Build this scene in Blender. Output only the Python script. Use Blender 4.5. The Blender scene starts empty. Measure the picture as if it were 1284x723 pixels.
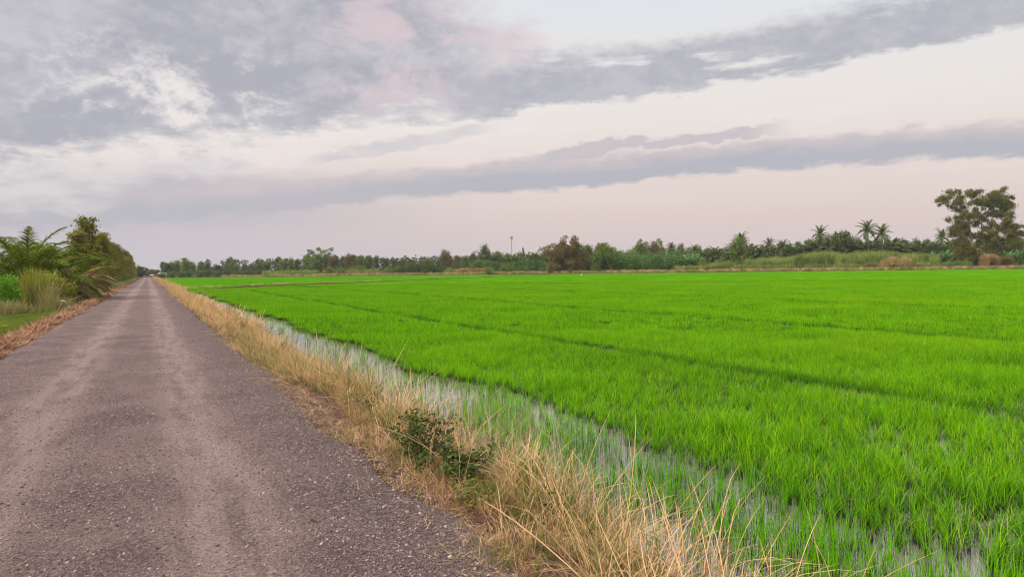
import bpy, math, random
import numpy as np
from mathutils import Matrix, Vector
R = math.radians
S = bpy.context.scene
COL = S.collection

# ------------------------------------------------------------------ camera
F = 927.0; W0 = 1284.0; H0 = 723.0
YAW = R(26.2); PITCH = R(-1.44); ROLL = R(0.73); CZ = 1.65
cam = bpy.data.cameras.new('camera'); co = bpy.data.objects.new('camera', cam); COL.objects.link(co)
cam.sensor_width = 36; cam.lens = 36 * F / W0; cam.clip_start = 0.05; cam.clip_end = 6000
fw = Vector((math.sin(YAW) * math.cos(PITCH), math.cos(YAW) * math.cos(PITCH), math.sin(PITCH)))
r0 = Vector((math.cos(YAW), -math.sin(YAW), 0)); u0 = r0.cross(fw)
rt = r0 * math.cos(ROLL) - u0 * math.sin(ROLL); up = rt.cross(fw)
m = Matrix.Identity(4)
for i in range(3):
    m[i][0] = rt[i]; m[i][1] = up[i]; m[i][2] = -fw[i]; m[i][3] = (0, 0, CZ)[i]
co.matrix_world = m
S.camera = co

def yh(x): return 344.0 - 0.01273 * (x - 186)        # the horizon, used only to read distances off the photograph
def gp(px, d):                                       # ground position seen in direction px at depth d
    rr = (px - 642) / F * d
    return (rr * math.cos(YAW) + d * math.sin(YAW), -rr * math.sin(YAW) + d * math.cos(YAW))
def zt(px, py, d): return CZ + (yh(px) - py) / F * d

# ------------------------------------------------------------------ colour and exposure
S.view_settings.view_transform = 'Standard'; S.view_settings.look = 'None'
S.view_settings.gamma = 1; S.view_settings.use_curve_mapping = False
S.view_settings.exposure = 0.85
S.cycles.use_denoising = True
S.cycles.max_bounces = 6; S.cycles.diffuse_bounces = 3; S.cycles.transmission_bounces = 3
S.cycles.volume_bounces = 0
S.cycles.pixel_filter_type = 'BLACKMAN_HARRIS'; S.cycles.filter_width = 1.1

# ------------------------------------------------------------------ sun (soft, low-contrast evening light through cloud)
SUN_EL = R(38); SUN_ROT = R(-95)                     # azimuth measured from +Y towards +X
sl = bpy.data.lights.new('sun', 'SUN'); sl.energy = 2.2; sl.angle = R(9); sl.color = (1.0, 0.90, 0.80)
so = bpy.data.objects.new('sun', sl); COL.objects.link(so)
sd = Vector((math.sin(SUN_ROT) * math.cos(SUN_EL), math.cos(SUN_ROT) * math.cos(SUN_EL), math.sin(SUN_EL)))
so.rotation_euler = sd.to_track_quat('Z', 'Y').to_euler()

# ------------------------------------------------------------------ sky
class NT:                                            # small arithmetic helper for shader nodes
    def __init__(s, tree): s.t = tree; s.n = tree.nodes; s.l = tree.links
    def put(s, sock, v):
        if isinstance(v, V): s.l.new(v.s, sock)
        else:
            try: sock.default_value = v
            except Exception: sock.default_value = (*v, 1.0)
    def math(s, op, *a, clamp=False):
        n = s.n.new('ShaderNodeMath'); n.operation = op; n.use_clamp = clamp
        for i, v in enumerate(a): s.put(n.inputs[i], v)
        return V(s, n.outputs[0])
    def mixc(s, f, a, b, mode='MIX'):
        n = s.n.new('ShaderNodeMix'); n.data_type = 'RGBA'; n.blend_type = mode
        s.put(n.inputs[0], f)
        for k, v in ((6, a), (7, b)):
            if isinstance(v, V): s.l.new(v.s, n.inputs[k])
            else: n.inputs[k].default_value = (*v, 1.0)
        return V(s, n.outputs[2])
    def comb(s, x, y, z):
        n = s.n.new('ShaderNodeCombineXYZ')
        for i, v in enumerate((x, y, z)): s.put(n.inputs[i], v)
        return V(s, n.outputs[0])
    def noise(s, vec, scale, detail=5, rough=0.55, dist=0.0, dim='3D'):
        n = s.n.new('ShaderNodeTexNoise'); n.noise_dimensions = dim
        if vec is not None: s.l.new(vec.s, n.inputs['Vector'])
        n.inputs['Scale'].default_value = scale; n.inputs['Detail'].default_value = detail
        n.inputs['Roughness'].default_value = rough; n.inputs['Distortion'].default_value = dist
        return V(s, n.outputs[0])
    def smooth(s, x, lo, hi):
        n = s.n.new('ShaderNodeMapRange'); n.interpolation_type = 'SMOOTHSTEP'; n.clamp = True
        s.put(n.inputs[0], x); n.inputs[1].default_value = lo; n.inputs[2].default_value = hi
        return V(s, n.outputs[0])
    def ramp(s, x, pts):
        n = s.n.new('ShaderNodeValToRGB'); e = n.color_ramp.elements
        while len(e) < len(pts): e.new(0.5)
        for i, (p, c) in enumerate(pts): e[i].position = p; e[i].color = (*c, 1)
        s.put(n.inputs[0], x)
        return V(s, n.outputs[0])
class V:
    def __init__(s, nt, sock): s.nt = nt; s.s = sock
    def __add__(s, o): return s.nt.math('ADD', s, o)
    __radd__ = __add__
    def __sub__(s, o): return s.nt.math('SUBTRACT', s, o)
    def __rsub__(s, o): return s.nt.math('SUBTRACT', o, s)
    def __mul__(s, o): return s.nt.math('MULTIPLY', s, o)
    __rmul__ = __mul__
    def __truediv__(s, o): return s.nt.math('DIVIDE', s, o)

def srgb(r, g, b): return tuple(((c / 255 + 0.055) / 1.055) ** 2.4 if c > 10 else c / 255 / 12.92 for c in (r, g, b))

wd = bpy.data.worlds.new('World'); S.world = wd; wd.use_nodes = True
wt = wd.node_tree; wt.nodes.clear(); N = NT(wt)
tc = wt.nodes.new('ShaderNodeTexCoord'); sep = wt.nodes.new('ShaderNodeSeparateXYZ')
wt.links.new(tc.outputs['Generated'], sep.inputs[0])
dx, dy, dz = (V(N, sep.outputs[i]) for i in range(3))
u = N.math('SUBTRACT', N.math('ARCTAN2', dx, dy), 0.4573)      # bearing, radians, 0 towards the middle of the fields
v = N.math('ARCSINE', dz)                                       # height above the horizon, radians
def uv(px, py):
    a = math.atan((px - 642) / F)
    return a, math.atan((yh(px) - py) / math.hypot(F, px - 642))
def polyline(pts):                                              # cloud-edge height as a function of bearing
    n = wt.nodes.new('ShaderNodeFloatCurve'); c = n.mapping.curves[0]
    P = [uv(*p) for p in pts]; P = [(-2.5, P[0][1])] + P + [(2.5, P[-1][1])]
    P = [((a + 3.2) / 6.4, e + 0.2) for a, e in P]
    while len(c.points) < len(P): c.points.new(0.5, 0.5)
    for q, (a, b) in zip(c.points, P): q.location = (a, b)
    n.mapping.update(); n.inputs['Factor'].default_value = 1
    N.put(n.inputs['Value'], (u + 3.2) / 6.4)
    return V(N, n.outputs[0]) - 0.2
cz_ = N.math('MAXIMUM', dz, 0.02) + 0.10
plane = N.comb(dx / cz_, dy / cz_, 0.0)                         # cloud layer seen in perspective
nA = N.noise(N.comb(u * 1.0, v * 2.6, 0.3), 5.0, 7, 0.58, 0.3)
nB = N.noise(N.comb(u * 1.0, v * 3.4, 4.1), 14.0, 7, 0.60, 0.2)
nC = N.noise(N.comb(u * 1.0, v * 1.6, 8.7), 9.0, 8, 0.62, 0.5)
nD = N.noise(N.comb(u * 0.6 - v * 0.3, v * 5.0, 2.2), 8.0, 6, 0.6, 0.1)
nF = N.noise(N.comb(u * 1.0, v * 1.5, 12.0), 34.0, 6, 0.65, 0.2)
fluff = (nB - 0.5) * 0.06 + (nF - 0.5) * 0.030

base = N.ramp(v / 0.6, [(0.0, srgb(206, 194, 198)), (0.10, srgb(221, 203, 198)), (0.23, srgb(233, 219, 213)),
                        (0.36, srgb(236, 231, 226)), (0.60, srgb(225, 230, 237)), (0.85, srgb(210, 216, 230)), (1.0, srgb(205, 208, 222))])
left = N.smooth(u, 0.10, -0.55)
base = N.mixc(left * N.smooth(v, 0.17, 0.02), base, srgb(199, 193, 202))
skyn = wt.nodes.new('ShaderNodeTexSky'); skyn.sky_type = 'NISHITA'; skyn.sun_disc = False
skyn.sun_elevation = SUN_EL; skyn.sun_rotation = SUN_ROT
veil = N.smooth(nD, 0.42, 0.72) * N.smooth(v, 0.05, 0.22)
base = N.mixc(veil * 0.55, base, srgb(241, 231, 226))

def band(line, half_up, half_dn, soft_up, soft_dn, amp=1.0):    # long bar of cloud along a line
    d = v - polyline(line) + fluff * amp
    return N.smooth(d, half_up + soft_up, half_up) * N.smooth(d, -half_dn - soft_dn, -half_dn)
def fade(x, lo, hi): return N.smooth(x, lo, hi)
def vm(px): return uv(px, 0)[0]

# upper left mass: everything above its ragged lower edge, thinning to the right
low = polyline([(0, 205), (90, 215), (180, 185), (260, 172), (340, 170), (430, 160), (520, 145), (640, 128), (760, 100), (900, 60), (1000, 20)])
mass = N.smooth(v - low + (nA - 0.5) * 0.10 + (nB - 0.5) * 0.12 + (nF - 0.5) * 0.06, -0.018, 0.026)
hole = N.smooth(nC + (nF - 0.5) * 0.9, 0.46, 0.74) * N.smooth(v, 0.30, 0.22) * fade(u, vm(400), vm(300)) * fade(u, vm(0), vm(110)) * 0.95
right_cut = N.smooth((vm(640) - u) + (0.30 - v) * 0.9 + (nC - 0.5) * 0.45, -0.07, 0.10)
mass = mass * (1.0 - hole) * right_cut
thin = N.smooth((nA * 0.45 + nC * 0.45 + nF * 0.30), 0.50, 0.70)
mcol = N.mixc(thin, srgb(175, 175, 185), srgb(201, 199, 205))
pinkz = N.smooth(nC + nB * 0.4, 0.62, 0.82) * fade(u, vm(330), vm(430)) * fade(v, 0.19, 0.24)
mcol = N.mixc(pinkz * 0.8, mcol, srgb(219, 201, 206))
c2 = band([(560, 128), (700, 108), (830, 92), (900, 84), (1000, 64), (1140, 36), (1284, 6), (1400, -22)], 0.016, 0.019, 0.034, 0.012, 0.8)
c2 = c2 * fade(u, vm(520), vm(660)) * N.smooth(nD * 0.6 + nB * 0.5, 0.36, 0.50)
c3 = band([(0, 268), (150, 262), (330, 250), (450, 236), (640, 222), (860, 206), (1060, 188), (1284, 176), (1400, 170)], 0.013, 0.013, 0.012, 0.010, 0.55)
c3 = c3 * (0.55 + 0.45 * fade(u, vm(180), vm(640)))
c4 = band([(640, 206), (700, 194), (780, 184), (860, 175), (960, 165), (1060, 158)], 0.005, 0.006, 0.007, 0.005, 0.7)
c4 = c4 * fade(u, vm(600), vm(700)) * fade(u, vm(1010), vm(930))
c5 = band([(380, 198), (450, 190), (520, 180), (600, 164), (640, 158)], 0.003, 0.005, 0.007, 0.006, 0.5)
c5 = c5 * fade(u, vm(350), vm(430)) * fade(u, vm(640), vm(590))
c6 = band([(180, 206), (260, 203), (320, 206)], 0.002, 0.004, 0.009, 0.007, 0.6) * fade(u, vm(150), vm(220)) * fade(u, vm(340), vm(290))
lowgrey = N.smooth(v + (nB - 0.5) * 0.03, 0.145, 0.11) * N.smooth(v + (nB - 0.5) * 0.03, 0.04, 0.075) * fade(u, vm(620), vm(100)) * 0.85
col = base
col = N.mixc(lowgrey, col, srgb(188, 185, 194))
rim = N.smooth(v - polyline([(0, 268), (150, 262), (330, 250), (450, 236), (640, 222), (860, 206), (1060, 188), (1284, 176), (1400, 170)]) + fluff * 0.55, -0.004, 0.018)
c3col = N.mixc(rim, srgb(181, 181, 190), srgb(207, 196, 199))
col = N.mixc(c3 * 0.95, col, c3col)
col = N.mixc(c4 * 0.85, col, srgb(197, 191, 196))
col = N.mixc(c5 * 0.75, col, srgb(200, 196, 202))
col = N.mixc(c6 * 0.7, col, srgb(198, 194, 202))
edge = N.smooth(v - low + (nA - 0.5) * 0.10 + (nB - 0.5) * 0.10, -0.06, 0.0) * right_cut
col = N.mixc(edge * 0.6, col, srgb(243, 236, 233))
col = N.mixc(mass * 0.97, col, mcol)
col = N.mixc(c2 * 0.92, col, N.mixc(N.smooth(nC * 0.5 + nF * 0.5, 0.42, 0.62), srgb(177, 178, 187), srgb(194, 192, 199)))
# above the picture: unseen broken cloud, made extra bright to light the land
nZ = N.noise(plane, 0.9, 6, 0.6, 0.4)
zen = N.mixc(N.smooth(nZ, 0.40, 0.62), (1.75, 1.66, 1.66), (1.15, 1.18, 1.28))
col = N.mixc(N.smooth(v, 0.50, 0.85), col, zen)
bgA = wt.nodes.new('ShaderNodeBackground'); N.put(bgA.inputs[0], col); bgA.inputs[1].default_value = 0.565
bgB = wt.nodes.new('ShaderNodeBackground'); wt.links.new(skyn.outputs[0], bgB.inputs[0]); bgB.inputs[1].default_value = 0.05
mx = wt.nodes.new('ShaderNodeMixShader'); mx.inputs[0].default_value = 0.05
wt.links.new(bgA.outputs[0], mx.inputs[1]); wt.links.new(bgB.outputs[0], mx.inputs[2])
wo = wt.nodes.new('ShaderNodeOutputWorld'); wt.links.new(mx.outputs[0], wo.inputs[0])

# ------------------------------------------------------------------ material helpers
def mat_new(name):
    mt = bpy.data.materials.new(name); mt.use_nodes = True
    t = mt.node_tree; t.nodes.clear()
    return mt, NT(t)
def out(N, sh):
    o = N.n.new('ShaderNodeOutputMaterial'); N.l.new(sh, o.inputs[0]); return o
def principled(N, col, rough=0.8, spec=0.3, bump=None, bstr=0.5, bdist=0.02):
    p = N.n.new('ShaderNodeBsdfPrincipled'); 
    if isinstance(col, V): N.l.new(col.s, p.inputs['Base Color'])
    else: p.inputs['Base Color'].default_value = (*col, 1)
    N.put(p.inputs['Roughness'], rough); p.inputs['Specular IOR Level'].default_value = spec
    if bump is not None:
        b = N.n.new('ShaderNodeBump'); b.inputs['Strength'].default_value = bstr; b.inputs['Distance'].default_value = bdist
        N.l.new(bump.s, b.inputs['Height']); N.l.new(b.outputs[0], p.inputs['Normal'])
    return p.outputs[0]
def pos(N):
    g = N.n.new('ShaderNodeNewGeometry'); return V(N, g.outputs['Position'])
def island(N):
    g = N.n.new('ShaderNodeNewGeometry'); return V(N, g.outputs['Random Per Island'])
def leafmat(name, a, b, trans=0.35, rough=0.55, scale=0.4, c=None, spec=0.25, rows=None):
    mt, N = mat_new(name)
    rnd = island(N); nz = N.smooth(N.noise(pos(N), scale, 3), 0.3, 0.7)
    col = N.mixc(rnd * 0.55 + nz * 0.45, a, b)
    if c is not None: col = N.mixc(N.smooth(rnd, 0.86, 0.92), col, c)
    if rows:                                         # stunted darker plants along the old wheel rows
        sx = N.n.new('ShaderNodeSeparateXYZ'); N.l.new(pos(N).s, sx.inputs[0]); X = V(N, sx.outputs[0]); Y = V(N, sx.outputs[1])
        X = X + (N.noise(N.comb(Y * 0.05, 0.0, 0.0), 1.0, 2) - 0.5) * 0.8
        brk = N.smooth(N.noise(pos(N), 0.5, 4, 0.7), 0.25, 0.55)
        for c_, w_ in rows: col = N.mixc(N.smooth(N.math('ABSOLUTE', X - c_), w_, w_ * 0.4) * brk * 0.8, col, (0.030, 0.135, 0.004))
        col = N.mixc(N.smooth(N.noise(pos(N), 0.06, 4, 0.65), 0.50, 0.66) * 0.35, col, (0.27, 0.46, 0.004))
        col = N.mixc(N.smooth(N.noise(pos(N), 0.7, 4, 0.7), 0.50, 0.68) * 0.40, col, (0.040, 0.19, 0.003))
        if name == 'rice_leaf':                          # shade at the crop base, painted into the lower stems
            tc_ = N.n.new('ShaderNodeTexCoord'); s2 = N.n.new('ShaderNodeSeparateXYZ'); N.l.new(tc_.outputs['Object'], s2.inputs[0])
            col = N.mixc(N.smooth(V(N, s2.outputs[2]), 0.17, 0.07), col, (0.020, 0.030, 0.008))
    p = principled(N, col, rough, spec)
    t = N.n.new('ShaderNodeBsdfTranslucent'); N.l.new(col.s, t.inputs[0])
    x = N.n.new('ShaderNodeMixShader'); x.inputs[0].default_value = trans
    N.l.new(p, x.inputs[1]); N.l.new(t.outputs[0], x.inputs[2]); out(N, x.outputs[0])
    return mt
def plain(name, a, b=None, rough=0.85, scale=3, spec=0.2, bstr=0.4):
    mt, N = mat_new(name); nz = N.noise(pos(N), scale, 5)
    out(N, principled(N, N.mixc(N.smooth(nz, 0.3, 0.7), a, b or tuple(x * 0.6 for x in a)), rough, spec, nz, bstr, 0.03)); return mt

M = {}
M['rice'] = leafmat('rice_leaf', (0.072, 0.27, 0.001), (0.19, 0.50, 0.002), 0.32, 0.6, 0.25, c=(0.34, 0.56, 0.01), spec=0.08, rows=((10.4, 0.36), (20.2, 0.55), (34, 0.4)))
M['rice_far'] = leafmat('rice_leaf_far', (0.095, 0.29, 0.001), (0.20, 0.47, 0.002), 0.32, 0.7, 0.10, spec=0.05, rows=((20.2, 0.7), (52, 0.9)))
M['straw'] = leafmat('dry_straw', (0.36, 0.20, 0.075), (0.92, 0.62, 0.33), 0.2, 0.6, 2.5, c=(0.24, 0.27, 0.05))
M['straw_dark'] = leafmat('old_straw', (0.11, 0.055, 0.032), (0.32, 0.17, 0.09), 0.2, 0.7, 1.5)
M['verge_green'] = leafmat('verge_grass', (0.09, 0.13, 0.02), (0.24, 0.27, 0.05), 0.4, 0.6, 1.0)
M['lawn'] = leafmat('short_grass', (0.08, 0.14, 0.012), (0.26, 0.33, 0.03), 0.4, 0.6, 0.6)
M['weed'] = leafmat('weed_leaf', (0.030, 0.055, 0.010), (0.11, 0.17, 0.025), 0.3, 0.6, 3.0, c=(0.06, 0.035, 0.03))
M['dark'] = leafmat('dark_foliage', (0.032, 0.054, 0.012), (0.13, 0.185, 0.034), 0.25, 0.5, 0.3)
M['mid'] = leafmat('mid_foliage', (0.045, 0.085, 0.012), (0.23, 0.31, 0.045), 0.3, 0.5, 0.3)
M['row'] = leafmat('roadside_foliage', (0.055, 0.075, 0.006), (0.36, 0.35, 0.030), 0.35, 0.6, 0.45, c=(0.34, 0.22, 0.05))
M['bright'] = leafmat('bright_foliage', (0.10, 0.26, 0.015), (0.24, 0.46, 0.03), 0.4, 0.5, 1.0)
M['yellow'] = leafmat('yellow_green_foliage', (0.13, 0.17, 0.015), (0.42, 0.40, 0.07), 0.4, 0.5, 1.0)
M['brown'] = leafmat('brown_foliage', (0.080, 0.055, 0.016), (0.26, 0.175, 0.055), 0.3, 0.7, 0.25, c=(0.08, 0.10, 0.02))
M['vine'] = leafmat('vine_leaf', (0.040, 0.100, 0.014), (0.15, 0.29, 0.038), 0.25, 0.5, 0.15)
M['reed'] = leafmat('reed_leaf', (0.090, 0.135, 0.018), (0.38, 0.47, 0.10), 0.35, 0.8, 0.12, c=(0.34, 0.34, 0.16))
M['bigtree'] = leafmat('tall_tree_foliage', (0.050, 0.066, 0.012), (0.25, 0.26, 0.055), 0.3, 0.7, 0.3, c=(0.24, 0.12, 0.04))
M['palm'] = leafmat('palm_leaf', (0.038, 0.066, 0.016), (0.15, 0.195, 0.05), 0.3, 0.8, 0.5, spec=0.1)
M['oilpalm'] = leafmat('oil_palm_leaf', (0.035, 0.075, 0.008), (0.19, 0.27, 0.022), 0.35, 0.7, 0.8, c=(0.28, 0.25, 0.05), spec=0.1)
M['deadfrond'] = leafmat('dry_frond', (0.16, 0.105, 0.04), (0.44, 0.31, 0.15), 0.25, 0.8, 1.0, spec=0.1)
M['banana'] = leafmat('banana_leaf', (0.07, 0.19, 0.035), (0.17, 0.32, 0.08), 0.4, 0.4, 0.4)
M['orange_grass'] = leafmat('orange_dry_grass', (0.30, 0.19, 0.085), (0.66, 0.46, 0.24), 0.3, 0.6, 0.4)
M['bankgrass'] = leafmat('bank_grass', (0.16, 0.17, 0.045), (0.42, 0.35, 0.15), 0.3, 0.6, 0.15)
M['litter'] = leafmat('dry_litter', (0.28, 0.13, 0.06), (0.66, 0.42, 0.25), 0.15, 0.8, 2.0, c=(0.07, 0.035, 0.03))
M['bark'] = plain('bark', (0.12, 0.085, 0.06))
M['palebark'] = plain('pale_bark', (0.38, 0.30, 0.22))
M['stem'] = plain('dry_stem', (0.42, 0.27, 0.15), (0.20, 0.12, 0.07), 0.7, 8)
M['concrete'] = plain('white_paint', (0.75, 0.72, 0.66), (0.6, 0.57, 0.52), 0.6)
M['pinkwall'] = plain('pink_wall', (0.50, 0.31, 0.28), (0.6, 0.38, 0.34), 0.7)
M['roofw'] = plain('pale_roof', (0.78, 0.76, 0.72), (0.62, 0.6, 0.56), 0.5)
M['darkgap'] = plain('dark_opening', (0.03, 0.03, 0.03))
M['mast'] = plain('mast_paint', (0.34, 0.20, 0.20), (0.42, 0.34, 0.34), 0.5)
M['feather'] = plain('white_feather', (0.85, 0.85, 0.82), (0.75, 0.75, 0.72), 0.8)
M['beak'] = plain('yellow_beak', (0.5, 0.3, 0.04))
M['clod'] = plain('dark_clod', (0.09, 0.045, 0.035), (0.20, 0.10, 0.07), 0.95, 6, 0.1, 1.0)
M['husk'] = plain('dry_wood', (0.46, 0.34, 0.24), (0.30, 0.20, 0.13), 0.8, 6)

# road
mt, N = mat_new('road_gravel'); P = pos(N)
sx = N.n.new('ShaderNodeSeparateXYZ'); N.l.new(P.s, sx.inputs[0]); X = V(N, sx.outputs[0]); Y = V(N, sx.outputs[1])
wob = (N.noise(P, 0.35, 3) - 0.5) * 0.5
Xw = X + wob
def trk(c, w): return N.smooth(N.math('ABSOLUTE', Xw - c), w, w * 0.25)
stretch = N.comb(X * 1.6, Y * 0.22, 0.0)
streak = N.noise(stretch, 3.0, 6, 0.6)
patch = N.noise(P, 0.9, 6, 0.6)
tr = N.math('MAXIMUM', trk(-1.15, 0.55), trk(0.42, 0.50)) * N.smooth(streak, 0.30, 0.60)
fine = N.noise(P, 42, 7, 0.85); med = N.noise(P, 14, 5, 0.65)
vo = N.n.new('ShaderNodeTexVoronoi'); vo.inputs['Scale'].default_value = 75; N.l.new(P.s, vo.inputs['Vector'])
vd = V(N, vo.outputs['Distance']); vs = N.n.new('ShaderNodeSeparateColor'); N.l.new(vo.outputs['Color'], vs.inputs[0]); vr = V(N, vs.outputs[0])
col = N.mixc(N.smooth(patch, 0.35, 0.65), (0.135, 0.088, 0.080), (0.215, 0.146, 0.132))
col = N.mixc(tr * 0.75, col, (0.35, 0.25, 0.222))
edge_d = N.smooth(X, 0.7, 1.5)
col = N.mixc(edge_d * 0.55, col, (0.085, 0.060, 0.058))
col = N.mixc(N.smooth(patch, 0.56, 0.72) * N.smooth(med, 0.4, 0.6) * 0.45, col, (0.085, 0.058, 0.055))
dmp = N.smooth(N.noise(N.comb(X * 0.9, Y * 0.45, 3.0), 1.1, 5, 0.7), 0.54, 0.66)
col = N.mixc(dmp * 0.40, col, (0.095, 0.062, 0.056))
rust = N.smooth(N.noise(P, 0.55, 2), 0.70, 0.76)
col = N.mixc(rust * 0.5, col, (0.30, 0.14, 0.07))
col = N.mixc(N.smooth(fine, 0.50, 0.62) * 0.65, col, (0.46, 0.36, 0.32))
col = N.mixc(N.smooth(fine, 0.48, 0.38) * 0.7, col, (0.045, 0.030, 0.030))
chips = N.smooth(vr, 0.80, 0.86) * N.smooth(vd, 0.45, 0.30)
col = N.mixc(chips * 0.65, col, (0.42, 0.35, 0.32))
h = fine * 0.5 + med * 0.6 + N.smooth(vd, 0.5, 0.1) * 0.5
out(N, principled(N, col, 0.9, 0.2, h, 1.0, 0.035)); M['road'] = mt
# earth ground
mt, N = mat_new('earth'); P = pos(N)
sx = N.n.new('ShaderNodeSeparateXYZ'); N.l.new(P.s, sx.inputs[0]); X = V(N, sx.outputs[0])
a = N.noise(P, 0.5, 5); b = N.noise(P, 9, 6, 0.7)
col = N.mixc(N.smooth(a, 0.35, 0.65), (0.15, 0.14, 0.045), (0.24, 0.21, 0.09))
soil = N.mixc(N.smooth(b, 0.35, 0.65), (0.05, 0.028, 0.021), (0.16, 0.09, 0.058))  # bare soil, its colour darkened to carry shade under the verge grass
near = N.smooth(X, -4.6, -3.4) * N.smooth(X, 6.0, 4.0)
col = N.mixc(near, col, soil)
out(N, principled(N, col, 0.95, 0.1, b, 0.8, 0.05)); M['earth'] = mt
# water over mud
mt, N = mat_new('paddy_water'); P = pos(N)
w1 = N.noise(P, 3.0, 3); col = N.mixc(w1, (0.13, 0.105, 0.092), (0.26, 0.22, 0.20))
rip = N.noise(P, 5.0, 2)
p = principled(N, col, 0.03, 0.5, rip, 0.05, 0.02); p.node.inputs['IOR'].default_value = 3.3; out(N, p); M['water'] = mt
# closed canopy of the far crop
mt, N = mat_new('crop_canopy'); P = pos(N)
a = N.noise(P, 0.12, 4); b = N.noise(P, 1.5, 5, 0.7)
col = N.mixc(N.smooth(a, 0.3, 0.7) * 0.6 + b * 0.4, (0.06, 0.23, 0.001), (0.15, 0.41, 0.002))
out(N, principled(N, col, 0.95, 0.05, b, 0.6, 0.2)); M['canopy'] = mt

# ------------------------------------------------------------------ mesh helpers
def mesh_q(name, Vv, Ff, mat=None, smooth=False):
    Vv = np.asarray(Vv, np.float32).reshape(-1, 3); Ff = np.asarray(Ff, np.int32).reshape(-1, 4)
    me = bpy.data.meshes.new(name); me.vertices.add(len(Vv)); me.vertices.foreach_set('co', Vv.ravel())
    me.loops.add(Ff.size); me.loops.foreach_set('vertex_index', Ff.ravel())
    me.polygons.add(len(Ff)); me.polygons.foreach_set('loop_start', np.arange(0, Ff.size, 4, dtype=np.int32))
    me.polygons.foreach_set('loop_total', np.full(len(Ff), 4, np.int32))
    me.polygons.foreach_set('use_smooth', np.full(len(Ff), smooth))
    me.update(calc_edges=True); me.validate()
    if mat: me.materials.append(mat)
    return me
def cat(*parts):
    Vs = []; Fs = []; o = 0
    for a, b in parts:
        a = np.asarray(a, float).reshape(-1, 3); b = np.asarray(b, int).reshape(-1, 4)
        Vs.append(a); Fs.append(b + o); o += len(a)
    return np.concatenate(Vs), np.concatenate(Fs)
def link(name, me, parent=None, loc=(0, 0, 0), rz=0, sc=1.0):
    o = bpy.data.objects.new(name, me); COL.objects.link(o); o.location = loc; o.rotation_euler = (0, 0, rz)
    o.scale = (sc,) * 3 if not isinstance(sc, tuple) else sc
    if parent: o.parent = parent
    return o
def struct(o): o['kind'] = 'structure'; return o
def stuff(o, label): o['kind'] = 'stuff'; o['label'] = label; return o
def tag(o, label, catg, group=None):
    o['label'] = label; o['category'] = catg
    if group: o['group'] = group
    return o
def ribbon(C, Sd, Wd):                      # C (n,k,3) centre lines, Sd (n,3) side vectors, Wd (k,) or (n,k) half widths
    n, k, _ = C.shape; Wd = np.broadcast_to(Wd, (n, k))
    A = C - Sd[:, None, :] * Wd[..., None]; B = C + Sd[:, None, :] * Wd[..., None]
    Vv = np.stack([A, B], 2).reshape(-1, 3)
    i = (np.arange(n)[:, None] * k + np.arange(k - 1)[None]) * 2
    Ff = np.stack([i, i + 1, i + 3, i + 2], -1).reshape(-1, 4)
    return Vv, Ff
def blades(rg, n, rad, L, w, lean=(0.05, 0.25), curl=(0.2, 1.0), seg=4, base=None, az=None):
    if base is None:
        a = rg.uniform(0, 6.283, n); r = rad * np.sqrt(rg.uniform(0, 1, n)); base = np.stack([r * np.cos(a), r * np.sin(a), np.zeros(n)], 1)
    if az is None: az = rg.uniform(0, 6.283, n)
    Ln = rg.uniform(*L, n); p0 = rg.uniform(*lean, n); p1 = rg.uniform(*curl, n)
    t = np.linspace(0, 1, seg + 1); ph = p0[:, None] + p1[:, None] * t[None] ** 1.5
    dl = Ln[:, None] / seg; s = np.sin(ph) * dl; c = np.cos(ph) * dl
    hx = np.concatenate([np.zeros((n, 1)), np.cumsum(s[:, :-1], 1)], 1); hz = np.concatenate([np.zeros((n, 1)), np.cumsum(c[:, :-1], 1)], 1)
    C = base[:, None, :] + np.stack([hx * np.cos(az)[:, None], hx * np.sin(az)[:, None], hz], -1)
    tw = az + 1.5708 + rg.normal(0, 0.5, n)
    Sd = np.stack([np.cos(tw), np.sin(tw), np.zeros(n)], 1)
    wd = w * np.array([0.6] + [1.0] * (seg - 1) + [0.12]) * np.linspace(1, 0.7, seg + 1)
    return ribbon(C, Sd, wd / 2)
def tube(pts, rad, k=7):
    pts = np.asarray(pts, float); n = len(pts); rad = np.broadcast_to(rad, n)
    T = np.gradient(pts, axis=0); T /= np.linalg.norm(T, axis=1)[:, None] + 1e-9
    ref = np.array([0.3, 1, 0.1]) if abs(T[0][2]) > 0.7 else np.array([0, 0, 1.0])
    A = np.cross(T, ref); A /= np.linalg.norm(A, axis=1)[:, None] + 1e-9; B = np.cross(T, A)
    a = np.arange(k) * 6.28318 / k
    Vv = (pts[:, None] + rad[:, None, None] * (np.cos(a)[None, :, None] * A[:, None] + np.sin(a)[None, :, None] * B[:, None])).reshape(-1, 3)
    i = np.arange(n - 1)[:, None] * k; j = np.arange(k)[None]
    Ff = np.stack([i + j, i + (j + 1) % k, i + k + (j + 1) % k, i + k + j], -1).reshape(-1, 4)
    return Vv, Ff
def bez(a, b, bend, n=6, rg=None):
    a = np.array(a, float); b = np.array(b, float); t = np.linspace(0, 1, n)[:, None]
    p = a + (b - a) * t + np.array(bend) * (4 * t * (1 - t))
    if rg is not None: p[1:-1] += rg.normal(0, 0.02 * np.linalg.norm(b - a), (n - 2, 3))
    return p
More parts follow.
